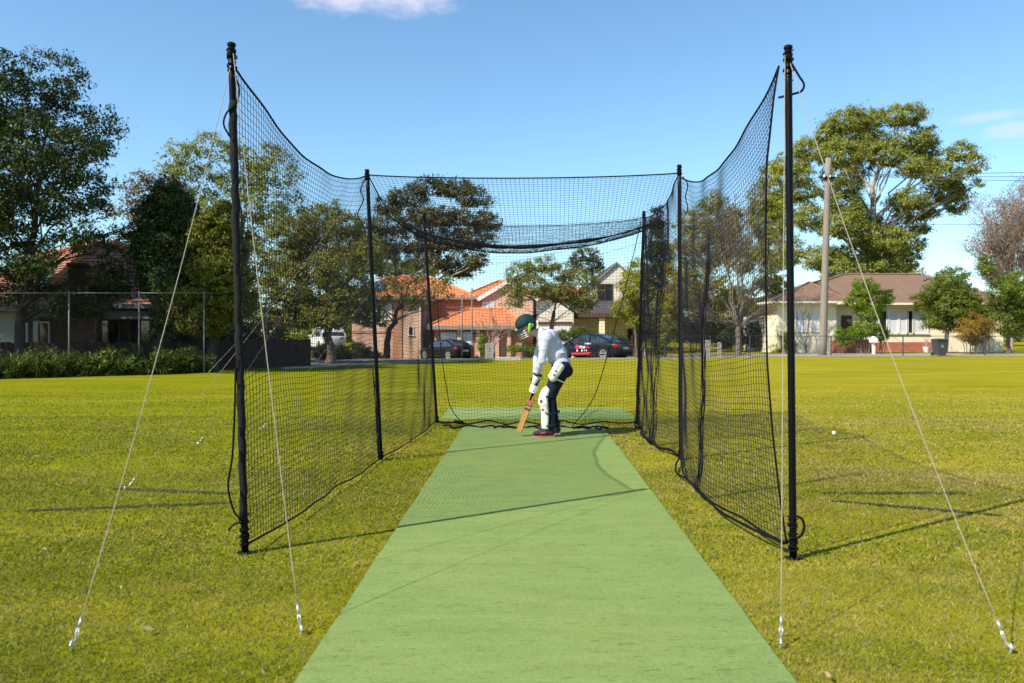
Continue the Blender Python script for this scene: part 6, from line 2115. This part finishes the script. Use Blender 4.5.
# helmet, peak, grille, strap
hm = Matrix.Rotation(R(-24), 3, 'Y')
hc = HEAD + v3(.0, 0, .035)
mb_ = MB()
mb_.ellipsoid(hc, (.138, .112, .118), 22, 14, hm, zmin=-.28)
mb_.ellipsoid(hc + hm @ v3(.055, 0, -.03), (.085, .103, .10), 18, 12, hm)
hel = mb_.build('helmet', M['helmet_green'], None, smooth=True); hel.parent = body
pk = MB()
vs = []
for i in range(15):
    a = R(-68 + 136 * i / 14)
    ri, ro_ = v3(-math.cos(a) * .128, math.sin(a) * .105, -.035), v3(-math.cos(a) * .205, math.sin(a) * .112, -.062)
    for dz in (0, -.010):
        vs += [hc + hm @ (ri + v3(0, 0, dz)), hc + hm @ (ro_ + v3(0, 0, dz))]
fs = []
for i in range(14):
    a, b_ = i * 4, i * 4 + 4
    fs += [(a, a + 1, b_ + 1, b_), (a + 2, b_ + 2, b_ + 3, a + 3), (a + 1, a + 3, b_ + 3, b_ + 1), (a, b_, b_ + 2, a + 2)]
pk.add(vs, fs + [(0, 2, 3, 1), (56, 57, 59, 58)])
po = pk.build('peak', M['helmet_green'], None, smooth=True); po.parent = hel
gr = MB()
for z in (-.085, -.115, -.145, -.17):
    gr.tube([hc + hm @ v3(-math.cos(a) * (.150 + .1 * (z + .085)), math.sin(a) * .105, z) for a in np.linspace(R(-82), R(82), 14)], .0048, 5)
for a in (-.75, 0, .75):
    gr.tube([hc + hm @ v3(-math.cos(a) * (.150 + .1 * (z + .085)), math.sin(a) * .105, z) for z in (-.06, -.115, -.17)], .0048, 5)
go = gr.build('grille', M['peg'], None, smooth=True); go.parent = hel
CH_('helmet_strap', [('c', hc + hm @ v3(.045, -.104, -.045), hc + hm @ v3(.0, -.098, -.115), .024, .018), ('c', hc + hm @ v3(.0, -.096, -.115), hc + hm @ v3(-.04, -.05, -.165), .014, .010), ('c', hc + hm @ v3(.075, -.09, -.06), hc + hm @ v3(.03, -.10, -.075), .018, .018)], M['strap_green'], voxel=.006)
# neck guard / collar shadow side
# shoes
for s, an, lab in ((-1, ANL, 'near'), (1, ANR, 'far')):
    toe = v3(-.195, -.015, 0) if s < 0 else v3(-.16, .01, 0)
    up_shape = [('c', v3(an.x + .035, an.y, .062), v3(an.x + toe.x * .55, an.y, .055), .047, .042), ('c', v3(an.x + toe.x * .5, an.y, .05), v3(an.x + toe.x * .93, an.y + toe.y, .042), .044, .030), ('c', v3(an.x + .02, an.y, .07), v3(an.x + .005, an.y, .115), .05, .052)]
    sh = CH_('shoe', up_shape, M['shoe_dark'], voxel=.009)
    pn = fused('shoe_panel', [('c', v3(an.x + toe.x * .25, an.y - .036, .055), v3(an.x + toe.x * .62, an.y - .030, .045), .018, .014)], M['shoe_red'], sh, .007)
    so_ = MB()
    pts = [(an.x + .085, -.02), (an.x + .07, -.044), (an.x + .0, -.048), (an.x + toe.x * .5, -.048), (an.x + toe.x * .9, -.036), (an.x + toe.x * 1.1, -.008)]
    poly = [(x, an.y + y + (toe.y if x < an.x + toe.x * .4 else 0)) for x, y in pts] + [(x, an.y - y + (toe.y if x < an.x + toe.x * .4 else 0)) for x, y in pts[::-1]]
    so_.prism(poly, .001, .016, axis='z')
    q = so_.build('sole', M['shoe_pink'], None); q.parent = sh

# bat: handle between the gloves, blade down towards the toes
HT, HB = v3(-.118, -.045, .775), v3(-.205, -.045, .515)
TIP = v3(-.382, -.085, .055)
bat = thing('cricket_bat', (BX, BY, .018), 'yellow willow cricket bat with red sticker held low by the batter', 'bat')
ax = (TIP - HB).normalized()
m = MB(); m.tube([HT.lerp(HB + ax * .06, i / 6) for i in range(7)], [.018, .0175, .017, .017, .017, .017, .020], 10)
q = m.build('handle', M['cord'], None, smooth=True); q.parent = bat
face = v3(-.72, -.62, -.2); face = (face - ax * face.dot(ax)).normalized(); sd = ax.cross(face)
m = MB(); vs = []
L_ = (TIP - HB).length
prof = [(0, .018, .014), (.05, .034, .022), (.11, .046, .026), (.3, .047, .03), (.65, .047, .038), (.88, .047, .034), (.97, .044, .024), (1, .036, .018)]
for t, w, th in prof:
    c = HB + ax * L_ * t
    vs += [c + sd * w + face * .006, c + face * .010, c - sd * w + face * .006, c - sd * w - face * .006, c - face * th, c + sd * w - face * .006]
fs = []
for i in range(len(prof) - 1):
    for j in range(6):
        fs.append((i * 6 + j, i * 6 + (j + 1) % 6, (i + 1) * 6 + (j + 1) % 6, (i + 1) * 6 + j))
fs += [tuple(range(6)), tuple((len(prof) - 1) * 6 + j for j in range(5, -1, -1))]
m.add(vs, fs)
bl = m.build('blade', M['bat_wood'], None); bl.parent = bat
for t0, t1, mt, nm in ((.06, .24, 'bat_sticker', 'sticker'), (.25, .285, 'shoe_dark', 'sticker_band'), (.335, .40, 'shoe_dark', 'sticker_band')):
    m = MB(); vs = []
    for t in (t0, t1):
        c = HB + ax * L_ * t
        w = np.interp(t, [p_[0] for p_ in prof], [p_[1] for p_ in prof]) + .0015; th = np.interp(t, [p_[0] for p_ in prof], [p_[2] for p_ in prof]) + .0015
        vs += [c + sd * w + face * .0075, c + face * .0118, c - sd * w + face * .0075, c - sd * w - face * .0075, c - face * th, c + sd * w - face * .0075]
    m.add(vs, [(j, (j + 1) % 6, (j + 1) % 6 + 6, j + 6) for j in range(6)])
    q = m.build(nm, M[mt], None); q.parent = bl


# gloves: padded fingers closed round the handle
def glove(t_mid, wrist, flip, lab):
    a = (HB - HT).normalized()
    c0 = HT.lerp(HB, t_mid)
    w = (wrist - c0); w = (w - a * w.dot(a)).normalized()      # palm side, towards the wrist
    e2 = a.cross(w)
    P = lambda ang, r, along: c0 + a * along + (w * math.cos(ang) + e2 * math.sin(ang)) * r
    sh = [('c', wrist, P(0, .046, -.01), .034, .035), ('c', P(0.15 * flip, .050, -.035), P(.15 * flip, .050, .035), .030, .028), ('c', P(.7 * flip, .052, -.035), P(.7 * flip, .050, .036), .024, .022)]
    g_ = fused('glove', sh, M['pad_white'], body, .008, 3)
    g_['label'] = lab
    for i in range(4):
        al = -.042 + .027 * i
        r_ = (.0150, .0160, .0158, .0135)[i]
        ln = (1.0, 1.1, 1.06, .9)[i]
        pts = [P(flip * an_, rad, al + dz) for an_, rad, dz in ((.75, .047, 0), (1.5 * ln, .044, .002), (2.3 * ln, .041, .004), (3.1 * ln, .037, .005), (3.7 * ln, .034, .005))]
        fsh = [('c', p_, q_, r_ * (1 - .06 * k_), r_ * (1 - .06 * (k_ + 1))) for k_, (p_, q_) in enumerate(zip(pts, pts[1:]))]
        # padded roll on each joint
        fsh += [('e', pts[1], (r_ * 1.15,) * 3), ('e', pts[2], (r_ * 1.12,) * 3)]
        fused('finger', fsh, M['pad_white'], g_, .0055, 1)
    tb = [P(-flip * .35, .05, -.03), P(-flip * 1.1, .046, -.05), P(-flip * 1.9, .040, -.052), P(-flip * 2.5, .036, -.045)]
    fused('thumb', [('c', p_, q_, .017 - .0015 * k_, .0155 - .0015 * k_) for k_, (p_, q_) in enumerate(zip(tb, tb[1:]))], M['pad_white'], g_, .0055, 1)
    cb = MB()
    d_ = (wrist - P(0, .04, 0)).normalized()
    x_ = d_.cross(v3(0, 1, 0)).normalized(); y_ = d_.cross(x_)
    cb.tube([wrist + d_ * .006 + (x_ * math.cos(q) + y_ * math.sin(q)) * .050 for q in np.linspace(0, 2 * math.pi, 21)], .014, 7)
    q = cb.build('cuff', M['pad_navy'], None, smooth=True); q.parent = g_


glove(.22, WRL, 1, 'white batting glove on the near hand')
glove(.66, WRR, -1, 'white batting glove on the lower far hand')


# every loose piece of these parts becomes a part of its own
SPLIT = {'pole_cap', 'door_seam', 'knot', 'loose_cord', 'porch_column', 'porch_post', 'pillar', 'door_handle', 'slack_rope', 'foot_rope', 'brick_pier', 'corner_board', 'barge_board', 'solar_panel', 'badge', 'strap', 'downpipe', 'brick_base'}
for o in list(COL.objects):
    if o.type != 'MESH' or o.name.split('.')[0] not in SPLIT:
        continue
    me = o.data
    bm = bmesh.new(); bm.from_mesh(me)
    seen, comps = set(), []
    bm.verts.ensure_lookup_table()
    for v in bm.verts:
        if v.index in seen: continue
        st_, comp = [v], set()
        seen.add(v.index)
        while st_:
            q = st_.pop(); comp.add(q.index)
            for e in q.link_edges:
                w = e.other_vert(q)
                if w.index not in seen:
                    seen.add(w.index); st_.append(w)
        comps.append(comp)
    bm.free()
    if len(comps) < 2:
        continue
    base = o.name.split('.')[0]
    for ci, comp in enumerate(comps):
        idx = {v: i for i, v in enumerate(sorted(comp))}
        nm = bpy.data.meshes.new(base)
        nm.from_pydata([tuple(me.vertices[v].co) for v in sorted(comp)], [], [[idx[v] for v in p.vertices] for p in me.polygons if p.vertices[0] in comp])
        sm0 = me.polygons[0].use_smooth
        nm.polygons.foreach_set('use_smooth', [sm0] * len(nm.polygons))
        for x in me.materials: nm.materials.append(x)
        if ci == 0:
            o.data = nm
        else:
            c = bpy.data.objects.new(base, nm); COL.objects.link(c); c.parent = o.parent
